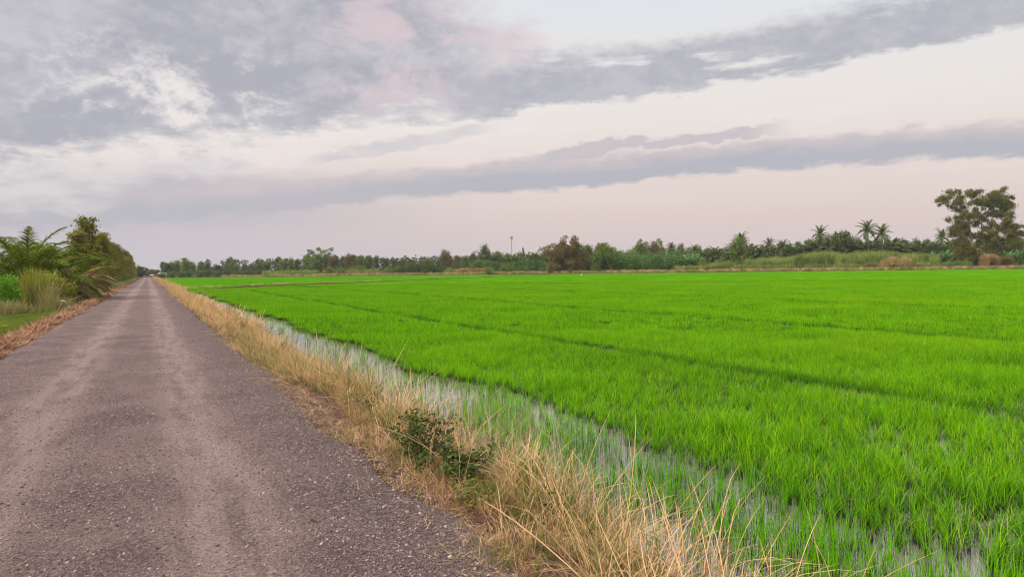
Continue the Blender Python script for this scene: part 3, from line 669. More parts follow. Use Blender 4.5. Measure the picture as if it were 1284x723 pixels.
def frond(rg, L, az, e0, droop, nl, ll, lw, seg=10, hangl=0.6):
    t = np.linspace(0, 1, seg + 1); e = e0 - droop * t ** 1.3; d = L / seg
    hx = np.concatenate([[0], np.cumsum(np.cos(e[:-1]) * d)]); hz = np.concatenate([[0], np.cumsum(np.sin(e[:-1]) * d)])
    R_ = np.stack([hx * math.cos(az), hx * math.sin(az), hz], 1)
    side = np.array([-math.sin(az), math.cos(az), 0.0])
    parts = [tube(R_, np.linspace(lw * 0.9 + 0.01, lw * 0.15, seg + 1), 4)]
    ts = np.linspace(0.14, 0.99, nl)
    P = np.stack([np.interp(ts, t, R_[:, j]) for j in range(3)], 1); ei = np.interp(ts, t, e)
    fwd = np.stack([np.cos(ei) * math.cos(az), np.cos(ei) * math.sin(az), np.sin(ei)], 1)
    upv = np.cross(fwd, side[None]); upv *= np.sign(upv[:, 2:3] + 1e-6)
    ln = ll * np.sin(np.pi * np.clip(ts * 0.82 + 0.16, 0, 1)) ** 0.6 * rg.uniform(0.85, 1.1, nl)
    for s in (-1, 1):
        a = rg.uniform(0.5, 0.75, nl)[:, None]
        d0 = side[None] * s * np.cos(a) + fwd * np.sin(a) + upv * rg.uniform(0.0, 0.4, nl)[:, None]
        d0 /= np.linalg.norm(d0, axis=1)[:, None]
        p1 = P + d0 * ln[:, None] * 0.5; d1 = d0 + np.array([0, 0, -hangl]) * rg.uniform(0.6, 1.3, nl)[:, None]; d1 /= np.linalg.norm(d1, axis=1)[:, None]
        p2 = p1 + d1 * ln[:, None] * 0.5
        sd_ = np.cross(d0, upv); sd_ /= np.linalg.norm(sd_, axis=1)[:, None] + 1e-9
        parts.append(ribbon(np.stack([P, p1, p2], 1), sd_, np.array([0.5, 0.5, 0.06]) * lw))
    return cat(*parts)
def coconut(name, h, nf, L, mat):
    tp = bez((0, 0, -0.2), (rg.uniform(-1, 1), rg.uniform(-1, 1), h), (rg.uniform(-.6, .6), 0, 0), 9)
    tr = mesh_q(name + '_trunk', *tube(tp, np.linspace(0.24, 0.14, 9), 8), M['bark'], True)
    fr = []
    for i in range(nf):
        q = (i + 0.5) / nf; f = frond(rg, L * rg.uniform(0.85, 1.1), i * 2.4 + rg.uniform(-.3, .3), R(82 - 105 * q), R(55 + 30 * rg.uniform()), 22, 1.15, 0.13, 8, 0.9)
        fr.append((f[0] + tp[-1], f[1]))
    return (tr, mesh_q(name + '_crown', *cat(*fr), M[mat]), h + L * 0.78)
K['coconut'] = [coconut('coconut%d' % i, 11, 22, 4.6, 'palm') for i in range(3)]
K['oil'] = [coconut('oil%d' % i, 5.0, 26, 4.6, 'palm') for i in range(3)]
def banana(i):
    fr = []
    for j in range(9):
        az = j * 2.4; e0 = R(80 - 50 * j / 9); L = rg.uniform(2.0, 2.8); t = np.linspace(0, 1, 7); e = e0 - R(75) * t ** 1.6
        hx = np.concatenate([[0], np.cumsum(np.cos(e[:-1]) * L / 6)]); hz = np.concatenate([[0], np.cumsum(np.sin(e[:-1]) * L / 6)])
        C = np.stack([hx * math.cos(az), hx * math.sin(az), hz + 2.0], 1)[None]
        fr.append(ribbon(C, np.array([[-math.sin(az), math.cos(az), 0.15]]), np.array([0.05, 0.28, 0.38, 0.38, 0.34, 0.22, 0.04])))
    return (mesh_q('ban_stem%d' % i, *tube([(0, 0, -0.1), (0.03, 0, 1.0), (0, 0.03, 2.15)], [0.16, 0.13, 0.08], 7), M['banana'], True), mesh_q('ban_leaf%d' % i, *cat(*fr), M['banana']), 4.2)
K['banana'] = [banana(i) for i in range(3)]

def put(kindname, name, px, top, d, label, catg, group=None, wpx=None, ground=-0.35, x_=None, y_=None, hgt=None):
    var = K[kindname][int(rg.integers(len(K[kindname])))]
    if x_ is None: x_, y_ = gp(px, d)
    h = hgt if hgt else zt(px, top, d) - ground
    sz = h / var[2]; sw = sz
    if wpx: sw = wpx
    o = make_tree(name, var[0], var[1], (x_, y_, ground), rg.uniform(0, 6.28), (sw, sw, sz))
    return tag(o, label, catg, group)

# ------------------------------------------------------------------ far tree line
prof_pts = [(204, 328), (215, 327), (232, 321), (246, 331), (258, 326), (272, 331), (284, 330), (300, 329), (330, 326), (346, 322), (362, 326), (376, 322),
            (392, 319), (412, 318), (432, 322), (442, 318), (456, 320), (480, 322), (500, 323), (520, 325), (545, 321), (575, 321), (596, 316), (612, 313), (640, 316),
            (662, 315), (684, 314), (700, 310), (720, 306), (760, 306), (780, 314), (800, 310), (830, 308), (850, 309), (880, 307), (905, 308), (930, 306), (960, 305), (1000, 302), (1020, 298),
            (1050, 292), (1062, 291), (1078, 297), (1120, 297), (1160, 300), (1190, 299), (1240, 298), (1284, 298), (1330, 296)]
PX = [p[0] for p in prof_pts]; PY = [p[1] for p in prof_pts]
LM = [(197, 'the white marker post'), (204, 'the white roofed house'), (232, 'the leftmost pointed dark tree'), (262, 'the second dark rise of the left tree line'), (290, 'the thin flat topped tree'), (330, 'the low even stretch of the left tree line'),
      (362, 'the gap left of the ragged pair'), (392, 'the left ragged open tree'), (409, 'the right ragged open tree'), (441, 'the dull brown topped tree'), (475, 'the low reeds left of centre'), (505, 'the round shrub left of the thicket'), (536, 'the bright edged round shrub'),
      (560, 'the flat topped brown tree'), (585, 'the rusty grass mound'), (609, 'the high dark tree left of the mast'), (642, 'the thin mast'), (657, 'the narrow column tree'), (675, 'the left edge of the bamboo clump'), (712, 'the big bamboo clump'), (759, 'the green tree beside the bamboo clump'),
      (785, 'the left end of the vine mounds'), (806, 'the left twiggy tree'), (826, 'the right twiggy tree'), (854, 'the brown pointed tree'), (871, 'the yellow green banana plants'), (895, 'the left end of the reed bed'), (926, 'the round green tree in the reeds'), (963, 'the left small coconut palm'), (981, 'the right small coconut palm'),
      (1005, 'the middle of the reed bed'), (1029, 'the lone coconut palm'), (1054, 'the dark domed tree'), (1075, 'the gap beside the domed tree'), (1090, 'the tallest coconut palm'), (1109, 'the shorter paired coconut palm'), (1135, 'the orange grass mound'), (1160, 'the right end of the reed bed'), (1183, 'the palm beside the forked tree'),
      (1213, 'the left crown of the forked tree'), (1245, 'the right crown of the forked tree'), (1270, 'the reddish shrub at far right'), (1300, 'the right picture edge')]
def seg_label(px):
    p, t = min(LM, key=lambda q: abs(q[0] - px))
    return ('just left of ' if px < p - 2.5 else 'just right of ' if px > p + 2.5 else 'right behind ') + t
px = 206
while px < 1330:
    d = np.interp(px, [200, 300, 500, 800, 1284], [440, 430, 400, 370, 345]) + rg.uniform(-12, 18)
    top = np.interp(px, PX, PY) + rg.uniform(-1.2, 3.0)
    if 600 < px < 700 or 870 < px < 1000: kn = rg.choice(['oil', 'oil', 'dark', 'mid'])
    elif 1080 < px < 1190: kn = rg.choice(['oil', 'oil', 'dark'])
    else: kn = rg.choice(['dark', 'dark', 'mid', 'tall', 'mid'])
    nm = {'oil': 'palm_tree', 'dark': 'broadleaf_tree', 'mid': 'broadleaf_tree', 'tall': 'broadleaf_tree'}[kn]
    ds = {'oil': 'short palm', 'dark': 'dark green rounded tree', 'mid': 'mid green bushy tree', 'tall': 'dark upright tree'}[kn]
    lb = ds + ' ' + seg_label(px)
    put(kn, nm, px, top, d, lb, 'tree' if nm != 'palm_tree' else 'palm', lb, wpx=None if kn == 'oil' else rg.uniform(0.75, 1.05))
    px += rg.uniform(5, 9) if kn == 'oil' else rg.uniform(8, 13)
# a second rank of palms where the plantation reads as a belt
for px in list(np.arange(604, 690, 9)) + list(np.arange(868, 925, 8)) + list(np.arange(985, 1190, 9)):
    d = np.interp(px, [600, 1284], [362, 322]); top = np.interp(px, PX, PY) + rg.uniform(3, 7)
    lb = 'lower front palm ' + seg_label(px); lb = lb.replace('just right of', 'well right of') if any(o_.get('label') == lb for o_ in COL.objects) else lb
    put('oil', 'palm_tree', px + rg.uniform(-2, 2), top, d, lb, 'palm', lb)
# single trees that stand out
def single(*a, **k): return put(*a, **k)
single('loose', 'broadleaf_tree', 290, 321, 415, 'thin flat topped tree rising over the distant left tree line', 'tree', wpx=0.9)
single('loose', 'broadleaf_tree', 392, 309, 400, 'tall open crowned tree, left one of the ragged pair above the left tree line', 'tree', wpx=1.25)
single('loose', 'broadleaf_tree', 409, 309, 396, 'tall open crowned tree, right one of the ragged pair above the left tree line', 'tree', wpx=1.25)
single('mid', 'broadleaf_tree', 398, 318, 388, 'dense green tree below the ragged open crowned pair', 'tree', wpx=1.2)
single('brown', 'broadleaf_tree', 418, 321, 380, 'rusty brown tree beside the ragged open crowned pair', 'tree', wpx=0.9)
single('brown', 'broadleaf_tree', 441, 318, 385, 'dull brown topped tree left of centre above the reeds', 'tree', wpx=0.9)
single('brown', 'broadleaf_tree', 560, 313, 355, 'small brown tree with flat top rising over the dark shrubs', 'tree', wpx=0.9)
single('brown', 'broadleaf_tree', 573, 320, 352, 'lower brown tree right of the flat topped brown tree', 'tree', wpx=0.8)
single('dark', 'broadleaf_tree', 609, 307, 370, 'dark tree standing highest left of the thin mast', 'tree', wpx=0.65)
single('tall', 'broadleaf_tree', 657, 311, 425, 'very narrow dark column shaped tree right of the mast', 'tree', wpx=0.30)
single('mid', 'broadleaf_tree', 759, 303, 300, 'green tree standing right of the big brown bamboo clump', 'tree', wpx=1.05)
single('mid', 'broadleaf_tree', 748, 316, 296, 'smaller leafy tree touching the right side of the brown bamboo clump', 'tree', wpx=0.7)
single('loose', 'broadleaf_tree', 806, 298, 345, 'sparse twiggy tree rising left over the vine covered mounds', 'tree', wpx=0.8)
single('loose', 'broadleaf_tree', 826, 297, 345, 'sparse twiggy tree rising right over the vine covered mounds', 'tree', wpx=0.8)
single('mid', 'broadleaf_tree', 803, 303, 338, 'green domed tree on top of the vine covered mounds', 'tree', wpx=1.0)
single('brown', 'broadleaf_tree', 822, 303, 335, 'reddish brown tree on top of the vine covered mounds', 'tree', wpx=0.95)
single('brown', 'broadleaf_tree', 854, 305, 335, 'brown pointed tree right of the vine covered mounds', 'tree', wpx=0.6)
single('mid', 'broadleaf_tree', 926, 298, 290, 'round green tree in front of a coconut palm in the reeds', 'tree', wpx=1.05)
single('dark', 'broadleaf_tree', 1054, 289, 335, 'dark domed tree between the coconut palms', 'tree', wpx=1.5)
for px, top, d, sc, lb in ((928, 290, 318, 1.0, 'coconut palm rising behind the round green tree in the reeds'), (963, 297, 330, .8, 'left small coconut palm above the middle of the reed bed'),
                     (981, 299, 330, .8, 'right small coconut palm above the middle of the reed bed'), (1029, 281, 318, 1.0, 'coconut palm standing alone left of the dark domed tree'),
                     (1090, 274, 312, 1.1, 'tallest coconut palm, left one of the pair above the reeds'), (1109, 279, 306, 1.0, 'shorter coconut palm, right one of the close pair above the reeds'),
                     (1183, 285, 330, 0.9, 'coconut palm just left of the tall forked tree'), (871, 305, 332, .7, 'small coconut palm right of the vine covered mounds'), (841, 303, 340, .7, 'small coconut palm poking out behind the vine covered mounds')):
    put('coconut', 'coconut_palm', px, top, d, lb, 'palm', wpx=sc * 1.05)
# shrubs in front
def shrubs(x0, x1, step, top, d, kn, label, w=1.0):
    px = x0
    while px < x1:
        t = top + rg.uniform(-2, 2)
        lb = label + ' ' + seg_label(px); put(kn, 'shrub', px, t, d + rg.uniform(-6, 6), lb, 'shrub', label, wpx=w * rg.uniform(0.8, 1.2)); px += step * rg.uniform(0.7, 1.3)
shrubs(205, 420, 12, 339, 385, 'darkshrub', 'dark low shrub', 1.1)
shrubs(415, 520, 14, 333, 350, 'shrub', 'green hedge shrub')
shrubs(505, 610, 12, 329, 335, 'darkshrub', 'dark thicket shrub', 1.1)
shrubs(600, 700, 13, 326, 325, 'vine', 'vine covered hedge shrub', 0.9)
shrubs(612, 700, 17, 333, 312, 'shrub', 'small green shrub', 0.7)
shrubs(742, 780, 14, 322, 305, 'vine', 'vine covered shrub', 0.8)
shrubs(775, 872, 16, 313, 318, 'vine', 'large vine covered mound', 1.25)
shrubs(780, 880, 16, 319, 306, 'vine', 'lower vine covered mound in front', 1.1)
single('darkshrub', 'shrub', 536, 323, 322, 'round bright edged shrub standing above the dark thicket', 'shrub', wpx=0.9)
single('darkshrub', 'shrub', 497, 334, 330, 'dark round shrub standing apart at the bank left of the thicket', 'shrub', wpx=0.9)
single('darkshrub', 'shrub', 630, 329, 316, 'dark round shrub at the bank below the mast', 'shrub', wpx=0.9)
shrubs(690, 745, 16, 333, 304, 'shrub', 'low green shrub on the bank', 0.6)
shrubs(1190, 1225, 13, 328, 262, 'shrub', 'low green shrub on the bank', 0.8)
single('brown', 'shrub', 1262, 322, 261, 'reddish brown round shrub on the bank at far right', 'shrub', wpx=0.95)
single('mid', 'shrub', 1216, 310, 285, 'dark green bush round the trunks of the tall forked tree', 'shrub', wpx=1.2)
single('mid', 'shrub', 1240, 312, 287, 'green bush right of the trunks of the tall forked tree', 'shrub', wpx=1.1)
ORD2 = ['first', 'second', 'third', 'fourth', 'fifth', 'sixth', 'seventh', 'eighth', 'ninth', 'tenth', 'eleventh', 'twelfth', 'thirteenth']
for i, px in enumerate(list(np.arange(1168, 1200, 8)) + list(np.arange(1236, 1320, 7)) + [866, 874, 858]):
    lb = ('pale green banana plant ' + ('left of the tall forked tree, ' if px < 1210 else 'right of the tall forked tree, ') + ORD2[i if i < 4 else i - 4] + ' from the left') if px > 900 else 'yellow green banana plant %s at the right end of the vine mound' % {866: 'in the middle', 874: 'outermost', 858: 'innermost'}[px]
    put('banana', 'banana_plant', px + rg.uniform(-2, 2), rg.uniform(309, 314) if px > 900 else 316, (292 if px > 900 else 300) + rg.uniform(-8, 8), lb, 'banana plant', lb, wpx=1.5)

for px, t, w in ((880, 324, .7), (905, 320, .8), (935, 322, .9), (958, 326, .6), (1003, 318, .9), (1030, 324, .7), (1062, 320, .8), (1160, 318, .9), (1146, 326, .6), (1176, 324, .7), (1120, 316, .7), (985, 328, .7)):
    lb = 'leafy reed bed shrub ' + seg_label(px); put('shrub', 'shrub', px, t, np.interp(px, [860, 1060, 1284], [291, 275, 262]) + rg.uniform(-1, 6), lb, 'shrub', wpx=w)
# brown bamboo clump
def bamboo_clump():
    e = bpy.data.objects.new('bamboo_clump', None); COL.objects.link(e); x, y = gp(712, 306); e.location = (x, y, -0.3)
    ct = []; cl = []
    for i in range(46):
        a = rg.uniform(0, 6.28); r0_ = rg.uniform(0.3, 3.8); lean = rg.uniform(2.5, 9.2) if i % 2 else rg.uniform(0, 5.0); h = rg.uniform(10.0, 16.4) * (1 - 0.030 * lean)
        b_ = np.array([r0_ * math.cos(a), r0_ * math.sin(a), -0.1]); t_ = b_ + np.array([lean * math.cos(a), lean * math.sin(a), h])
        c = bez(b_, t_, (0, 0, 1.5), 8, rg); ct.append(tube(c, np.linspace(0.09, 0.03, 8), 4))
        for q in range(2, 8):
            if rg.uniform() < 0.9: cl.append((*(c[q] + rg.normal(0, 0.35, 3)), rg.uniform(0.9, 1.5)))
    for i in range(110):
        a = rg.uniform(0, 6.28); r = rg.uniform(2, 9.0); cl.append((r * math.cos(a), r * math.sin(a), rg.uniform(1.0, 8.5) * (1 - r * 0.03), rg.uniform(1.2, 2.0)))
    for i in range(90):                               # rounded outer mass of leafy tips
        a = rg.uniform(0, 6.28); el = math.asin(rg.uniform(0.05, 1)); q = rg.uniform(0.75, 1.0)
        cl.append((8.6 * q * math.cos(el) * math.cos(a), 8.0 * q * math.cos(el) * math.sin(a), 1.5 + 11.6 * q * math.sin(el), rg.uniform(1.0, 1.7)))
    link('culms', mesh_q('culms', *cat(*ct), M['stem'], True), e)
    link('foliage', mesh_q('foliage', *leaves(rg, cl, n=36000, size=0.55, aspect=0.38, up=0.1, hang=1.2), M['brown']), e)
    tag(e, 'big brown feathery bamboo clump standing on the far bank near the centre', 'bamboo')
bamboo_clump()
# tall forked tree at right
def tall_tree():
    d = 272; s = d / F; e = bpy.data.objects.new('forked_tree', None); COL.objects.link(e); x, y = gp(1222, d); e.location = (x, y, -0.3); e.rotation_euler = (0, 0, -YAW); e.scale = (0.97, 1, 0.96)
    def Lp(px, py, dep=0.0): return np.array([(px - 1222) * s, dep, (yh(px) - py) * s + CZ + 0.3])
    parts = []
    def br(a, b, r1, r2, bend=(0, 0, 0)):
        parts.append(tube(bez(a, b, bend, 8, rg), np.linspace(r1, r2, 8), 7))
    base1 = Lp(1219, 340); fork = Lp(1219, 305)
    br(base1, fork, 0.55, 0.42); br(fork, Lp(1213, 262), 0.42, 0.24, (-.4, 0, 0)); br(Lp(1222, 338), Lp(1233, 278, 1), 0.5, 0.25, (1.2, 0, 0)); br(Lp(1233, 278, 1), Lp(1247, 250, 1), 0.25, 0.12)
    br(Lp(1224, 312), Lp(1268, 285, -1), 0.3, 0.1, (0, 0, -1)); br(Lp(1216, 290), Lp(1196, 262), 0.25, 0.08)
    cl = []
    C = [(1190, 246, 2.6), (1197, 240, 2.4), (1186, 252, 1.8), (1204, 251, 2.8), (1212, 243, 2.6), (1221, 240, 2.2), (1228, 249, 2.4), (1203, 262, 2.6), (1222, 262, 2.6), (1212, 270, 3.2),
         (1200, 276, 2.8), (1224, 277, 2.4), (1203, 289, 3.2), (1215, 292, 3.2), (1199, 297, 2.6), (1226, 292, 2.6), (1210, 304, 3.4),
         (1241, 245, 2.8), (1250, 240, 2.6), (1258, 245, 2.8), (1246, 254, 3.0), (1262, 256, 2.8), (1238, 256, 2.4), (1254, 265, 3.2), (1241, 270, 2.8), (1266, 252, 1.6), (1262, 270, 2.6),
         (1248, 282, 3.0), (1257, 287, 3.0), (1266, 282, 2.8), (1274, 287, 2.6), (1276, 296, 2.6), (1264, 298, 3.0), (1250, 300, 3.2), (1238, 296, 2.8), (1240, 310, 2.8), (1258, 309, 2.8), (1228, 312, 3.0), (1270, 306, 2.6), (1212, 318, 2.8), (1206, 312, 2.6), (1222, 322, 3), (1232, 324, 3), (1244, 320, 3), (1212, 326, 2.4), (1240, 328, 2.4), (1186, 244, 1.2), (1192, 236, 1.0), (1216, 236, 1.1), (1264, 247, 1.2), (1270, 250, 0.9), (1280, 292, 1.6)]
    for (a, b, r) in C:
        for q in range(6):
            c = Lp(a, b, rg.uniform(-4.0, 4.0)) + rg.normal(0, 0.50 * r, 3) * np.array([1, 0, 0.8]); cl.append((*c, r * rg.uniform(0.30, 0.70)))
        st = Lp(1214 if a < 1232 else 1243, min(b + 22, 305)); parts.append(tube(bez(st, np.array(cl[-2][:3]), (0, 0, -0.4), 6, rg), np.linspace(0.13, 0.03, 6), 4))
    link('trunk', mesh_q('forked_trunk', *cat(*parts), M['palebark'], True), e)
    link('crown', mesh_q('forked_crown', *leaves(rg, cl, n=92000, size=0.42, aspect=0.5, up=0.2, hang=0.5, fuzz=0.7), M['bigtree']), e)
    tag(e, 'tallest tree, two crowns on pale forked trunks at the far right', 'tree')
tall_tree()
# dry grass mounds on the bank
def mound(px, top, d, wm, mat, label):
    n = 1500; a = rg.uniform(0, 6.28, n); r = np.sqrt(rg.uniform(0, 1, n)) * (0.85 + 0.25 * np.sin(a * 3 + px)); x, y = gp(px, d); H = zt(px, top, d) + 0.3
    base = np.stack([r * np.cos(a) * wm / 2 * 0.8, r * np.sin(a) * wm / 2 * 0.55, H * 0.55 * np.sqrt(np.clip(1 - r ** 2 * 0.98, 0, 1)) * (0.75 + 0.5 * vnoise(r * 4, a * 2, 1.0, 70)) - 0.2], 1)
    b = blades(rg, n, 1, (H * 0.35, H * 0.6), 0.07, (0.1, 0.7), (0.3, 1.6), 4, base=base, az=a)
    o = link('dry_grass_mound', mesh_q('mound', *b, M[mat]), None, (x, y, -0.3), -YAW); tag(o, label, 'grass mound')
mound(1124, 321, 264, 16, 'orange_grass', 'large orange dry grass mound on the far bank in front of the reeds')
mound(1240, 317, 259, 6.5, 'orange_grass', 'small orange dry grass mound below the tall forked tree')
mound(1094, 329, 268, 7, 'bankgrass', 'low straw coloured grass mound at the left end of the orange mound')
mound(600, 335, 319, 12, 'orange_grass', 'low rusty dry grass mound below the thicket at the bank')
mound(580, 336, 322, 8, 'orange_grass', 'low dry grass mound left of the rusty mound by the thicket')

# far-off wood that closes the gaps
cl = []
for px in np.arange(-120, 1700, 9):
    d = rg.uniform(470, 520); x, y = gp(px, d)
    if abs(px - 187) < 10: continue
    h = 6.5 if px < 260 else 9
    for q in range(4): cl.append((x + rg.uniform(-3, 3), y + rg.uniform(-6, 6), (0.4, 2.5, 4.5, h)[q] if h > 7 else (0.3, 1.5, 3, 5)[q], rg.uniform(2.2, 3.4)))
M['farwood'] = leafmat('far_foliage', (0.030, 0.058, 0.030), (0.062, 0.100, 0.045), 0.2, 0.7, 0.03)
stuff(link('distant_wood', mesh_q('distant_wood', *leaves(rg, cl, n=60000, size=1.3, up=0.4), M['farwood'])), 'far off dark wood along the horizon')

# ------------------------------------------------------------------ tree row left of the road
ORD = ['first', 'second', 'third', 'fourth', 'fifth', 'sixth', 'seventh', 'eighth']
names = ['nearest', 'second', 'third', 'fourth', 'fifth', 'sixth']
Y = 97.0; i = 0
while Y < 415:
    x = -7.0 + rg.uniform(-0.9, 0.9); h = np.interp(Y, [97, 106, 200, 400], [7.6, 9.2, 9.8, 11.0]) * rg.uniform(0.72, 1.06)
    if i == 1: h = 9.4
    lb = (names[i] + ' tree of the roadside row, counted from the oil palms') if i < 6 else 'one of the receding trees in the roadside row left of the road'
    put('row', 'roadside_tree', 0, 0, 0, lb, 'tree', 'trees lining the left of the road', wpx=rg.uniform(0.9, 1.15), ground=-0.35, x_=x, y_=Y, hgt=h)
    Y += rg.uniform(4.6, 8.4) if Y < 200 else rg.uniform(6, 9); i += 1
for j in range(26):
    Y = 72 + j * 7 + rg.uniform(-2, 2); x = -12.5 + rg.uniform(-2.5, 1.5) - (2.5 if Y < 100 else 0); h = np.interp(Y, [72, 120, 250], [3.6, 6.2, 8.5]) * rg.uniform(0.85, 1.05)
    put('row', 'roadside_tree', 0, 0, 0, ('%s tree in the second rank behind the roadside row, counted from the palms' % ORD[j] if j < 8 else 'far tree in the second rank behind the roadside row'), 'tree', 'trees behind the roadside row', wpx=rg.uniform(0.9, 1.2), x_=x, y_=Y, hgt=h)
for j in range(26):
    Y = 66 + j * 8 + rg.uniform(-3, 3)
    put('darkshrub' if j % 3 else 'shrub', 'shrub', 0, 0, 0, 'low shrub under the trees of the roadside row', 'shrub', 'shrubs under the roadside trees', wpx=rg.uniform(0.35, 0.55), x_=-6.0 + rg.uniform(-0.8, 0.6), y_=Y, hgt=rg.uniform(1.2, 2.2))
# trees past the end of the road
for px, top, d, kn, w, lb in ((176, 333, 440, 'dark', .8, 'dark tree left of the road end'), (184, 336, 455, 'tall', .6, 'small dark tree straight behind the road end'), (191, 337, 450, 'mid', .7, 'hazy green tree behind the pink hut'),
                              (198, 338, 440, 'brown', .6, 'bare greyish tree beside the white roofed house'), (210, 329, 425, 'dark', .9, 'dark tree leaning over the white roofed house')):
    put(kn, 'broadleaf_tree', px, top, d, lb, 'tree', wpx=w)

# ------------------------------------------------------------------ oil palms at left
def oil_palm(px, d, H, L, nf, label, dead=0.2, trunk=0.9, ex=(85, -35)):
    e = bpy.data.objects.new('oil_palm', None); COL.objects.link(e); x, y = gp(px, d); e.location = (x, y, -0.35)
    link('trunk', mesh_q('oilpalm_trunk', *tube([(0, 0, -0.2), (0, 0.03, trunk * 0.5), (0.03, 0, trunk), (0, 0, trunk + 0.35)], [0.42, 0.45, 0.40, 0.15], 10), M['bark'], True), e)
    for i in range(nf):
        q = (i + 0.5) / nf; el = ex[0] + (ex[1] - ex[0]) * q
        f = frond(rg, L * rg.uniform(0.8, 1.08), i * 2.39996 + rg.uniform(-.25, .25), R(el), R((58 if q < 0.5 else 75) + 34 * rg.uniform()), 60, 0.62 * L / 4, 0.055, 12, 0.7)
        isd = q > 1 - dead
        o = link('frond', mesh_q('frond', *f, M['deadfrond'] if isd else M['oilpalm']), e, (0, 0, trunk + 0.1))
        if isd: o['label'] = 'dry brown frond'
    tag(e, label, 'palm')
oil_palm(34, 48, 6, 5.6, 58, 'large green oil palm with arching fronds behind the reed clump', 0.14, 1.2)
oil_palm(64, 53, 5, 4.3, 34, 'oil palm at the right shoulder of the large green oil palm', 0.2, 1.2)
oil_palm(-12, 52, 5, 4.4, 24, 'oil palm cut by the left edge of the picture', 0.15, 1.3)
oil_palm(86, 52, 4, 3.9, 34, 'oil palm with mostly dry brown drooping fronds beside the road', 1.0, 0.9, (56, -30))
oil_palm(106, 66, 4, 3.6, 28, 'further oil palm with dry fronds in front of the tree row', 0.65, 1.3, (66, -30))
# reed clump, bright bush, yellow bushes, dry grass clump
x, y = gp(43, 38.5)
tag(link('reed_clump', mesh_q('reed_clump', *cat(blades(rg, 420, 0.50, (1.3, 2.75), 0.026, (0.0, 0.20), (0.1, 0.8), 6)), M['yellow']), None, (x, y, -0.34)), 'tall upright yellow green reed clump on the lawn left of the road', 'reeds')
x, y = gp(58, 38)
tag(link('reed_clump', mesh_q('reed_clump_dry', *cat(blades(rg, 140, 0.4, (0.9, 2.2), 0.024, (0.1, 0.45), (0.2, 1.1), 5)), M['bankgrass']), None, (x, y, -0.34)), 'pale dry reeds leaning out to the right of the tall reed clump', 'reeds')
x, y = gp(4, 36.5)
tag(link('reed_clump', mesh_q('grass_clump', *cat(blades(rg, 260, 0.8, (0.5, 1.1), 0.025, (0.05, 0.6), (0.2, 1.0), 4)), M['bankgrass']), None, (x, y, -0.34)), 'low dry yellow grass clump at the left edge below the bright bush', 'grass clump')
def bush(name, px, d, w, h, mat, n, size, label, ground=-0.34, up=0.4):
    e = bpy.data.objects.new(name, None); COL.objects.link(e); x, y = gp(px, d); e.location = (x, y, ground)
    cl = blob_clumps(rg, 12, w, h * 0.8, h * 0.12, 'round', (0.20, 0.30))
    tm, cm = tree_meshes(rg, name, cl, n, size, h * 0.6, 0.04 * w / 2, M[mat], M['bark'], 0, up)
    link('stems', tm, e); link('foliage', cm, e); tag(e, label, 'shrub')
bush('leafy_bush', 6, 40, 2.6, 1.9, 'bright', 7000, 0.10, 'rounded bright green bush at the left edge under the palm')
bush('leafy_bush', 62, 44, 2.6, 2.0, 'yellow', 4500, 0.13, 'yellow green bush right behind the reed clump')
bush('leafy_bush', 76, 47, 2.0, 1.7, 'yellow', 3500, 0.13, 'smaller yellow leaved bush between reed clump and dry palm')
bush('leafy_bush', 28, 50, 4.0, 2.4, 'dark', 6000, 0.16, 'dark bush under the large oil palm')
bush('leafy_bush', 84, 62, 3.4, 2.2, 'dark', 5000, 0.16, 'dark bush under the dry fronded oil palm')
bush('leafy_bush', -2, 58, 5.0, 3.0, 'dark', 6000, 0.18, 'dark bush in shade at the left picture edge behind the bright bush')
bush('leafy_bush', 118, 74, 2.2, 1.6, 'mid', 3500, 0.14, 'green bush where the tree row begins beside the road')
# dark clods, fallen sticks on the left berm
cs = []
for i in range(4):
    me = stone(rg, 0.07); me.materials.append(M['clod']); cs.append(me)
protos('clod', cs)
n = 620; y = 12 + 70 * rg.uniform(0, 1, n) ** 1.4; x = -3.55 + rg.normal(0, 0.22, n) + 0.25 * (vnoise(y, y * 0, 2, 61) - 0.5)
k = vnoise(x, y, 1.7, 62) > 0.42; x, y = x[k], y[k]
scatter('earth_clods', 'clod', np.stack([x, y, ground_z(x, y) + 0.03], 1), 'dark earth clods turned up along the left road edge', np.clip(rg.lognormal(0.1, 0.45, len(x)), 0.3, 1.9), rg, 0.6)
def stick(pts, r, label, name='fallen_branch', mat='husk', twigs=3):
    pts = np.array(pts, float); o_ = pts[0].copy(); parts = [tube(bez(pts[0] - o_, pts[1] - o_, rg.normal(0, 0.05, 3), 7, rg), np.linspace(r, r * 0.5, 7), 6)]
    for i in range(twigs):
        a = (pts[1] - o_) * rg.uniform(0.3, 0.8); parts.append(tube(bez(a, a + rg.normal(0, 0.10, 3) * np.linalg.norm(pts[1] - o_), (0, 0, 0.02), 4), np.linspace(r * 0.5, r * 0.15, 4), 5))
    tag(link(name, mesh_q(name, *cat(*parts), M[mat], True), None, tuple(o_)), label, 'branch')
def gq(px, py, z):
    d = (CZ - z) / (py - yh(px)) * F; return (*gp(px, d), z)
a = gq(74, 392, -0.12); b = gp(86, 31.5); stick([a, (b[0], b[1], 0.75)], 0.045, 'pale broken branch sticking up from the left road edge', twigs=2)
a = gq(72, 393, -0.15); stick([a, gq(112, 386, -0.05)], 0.05, 'dark fallen branch lying at the foot of the broken branch', mat='bark', twigs=5)
a = gq(84, 380, -0.15); stick([a, gq(108, 376, -0.10)], 0.05, 'pale green palm stalk lying on the grass left of the road', 'palm_stalk', 'banana', 0)
stick([gq(100, 393, 0.0), gq(88, 399, 0.02)], 0.035, 'dark stub of wood on the orange litter beside the road', mat='bark', twigs=3)
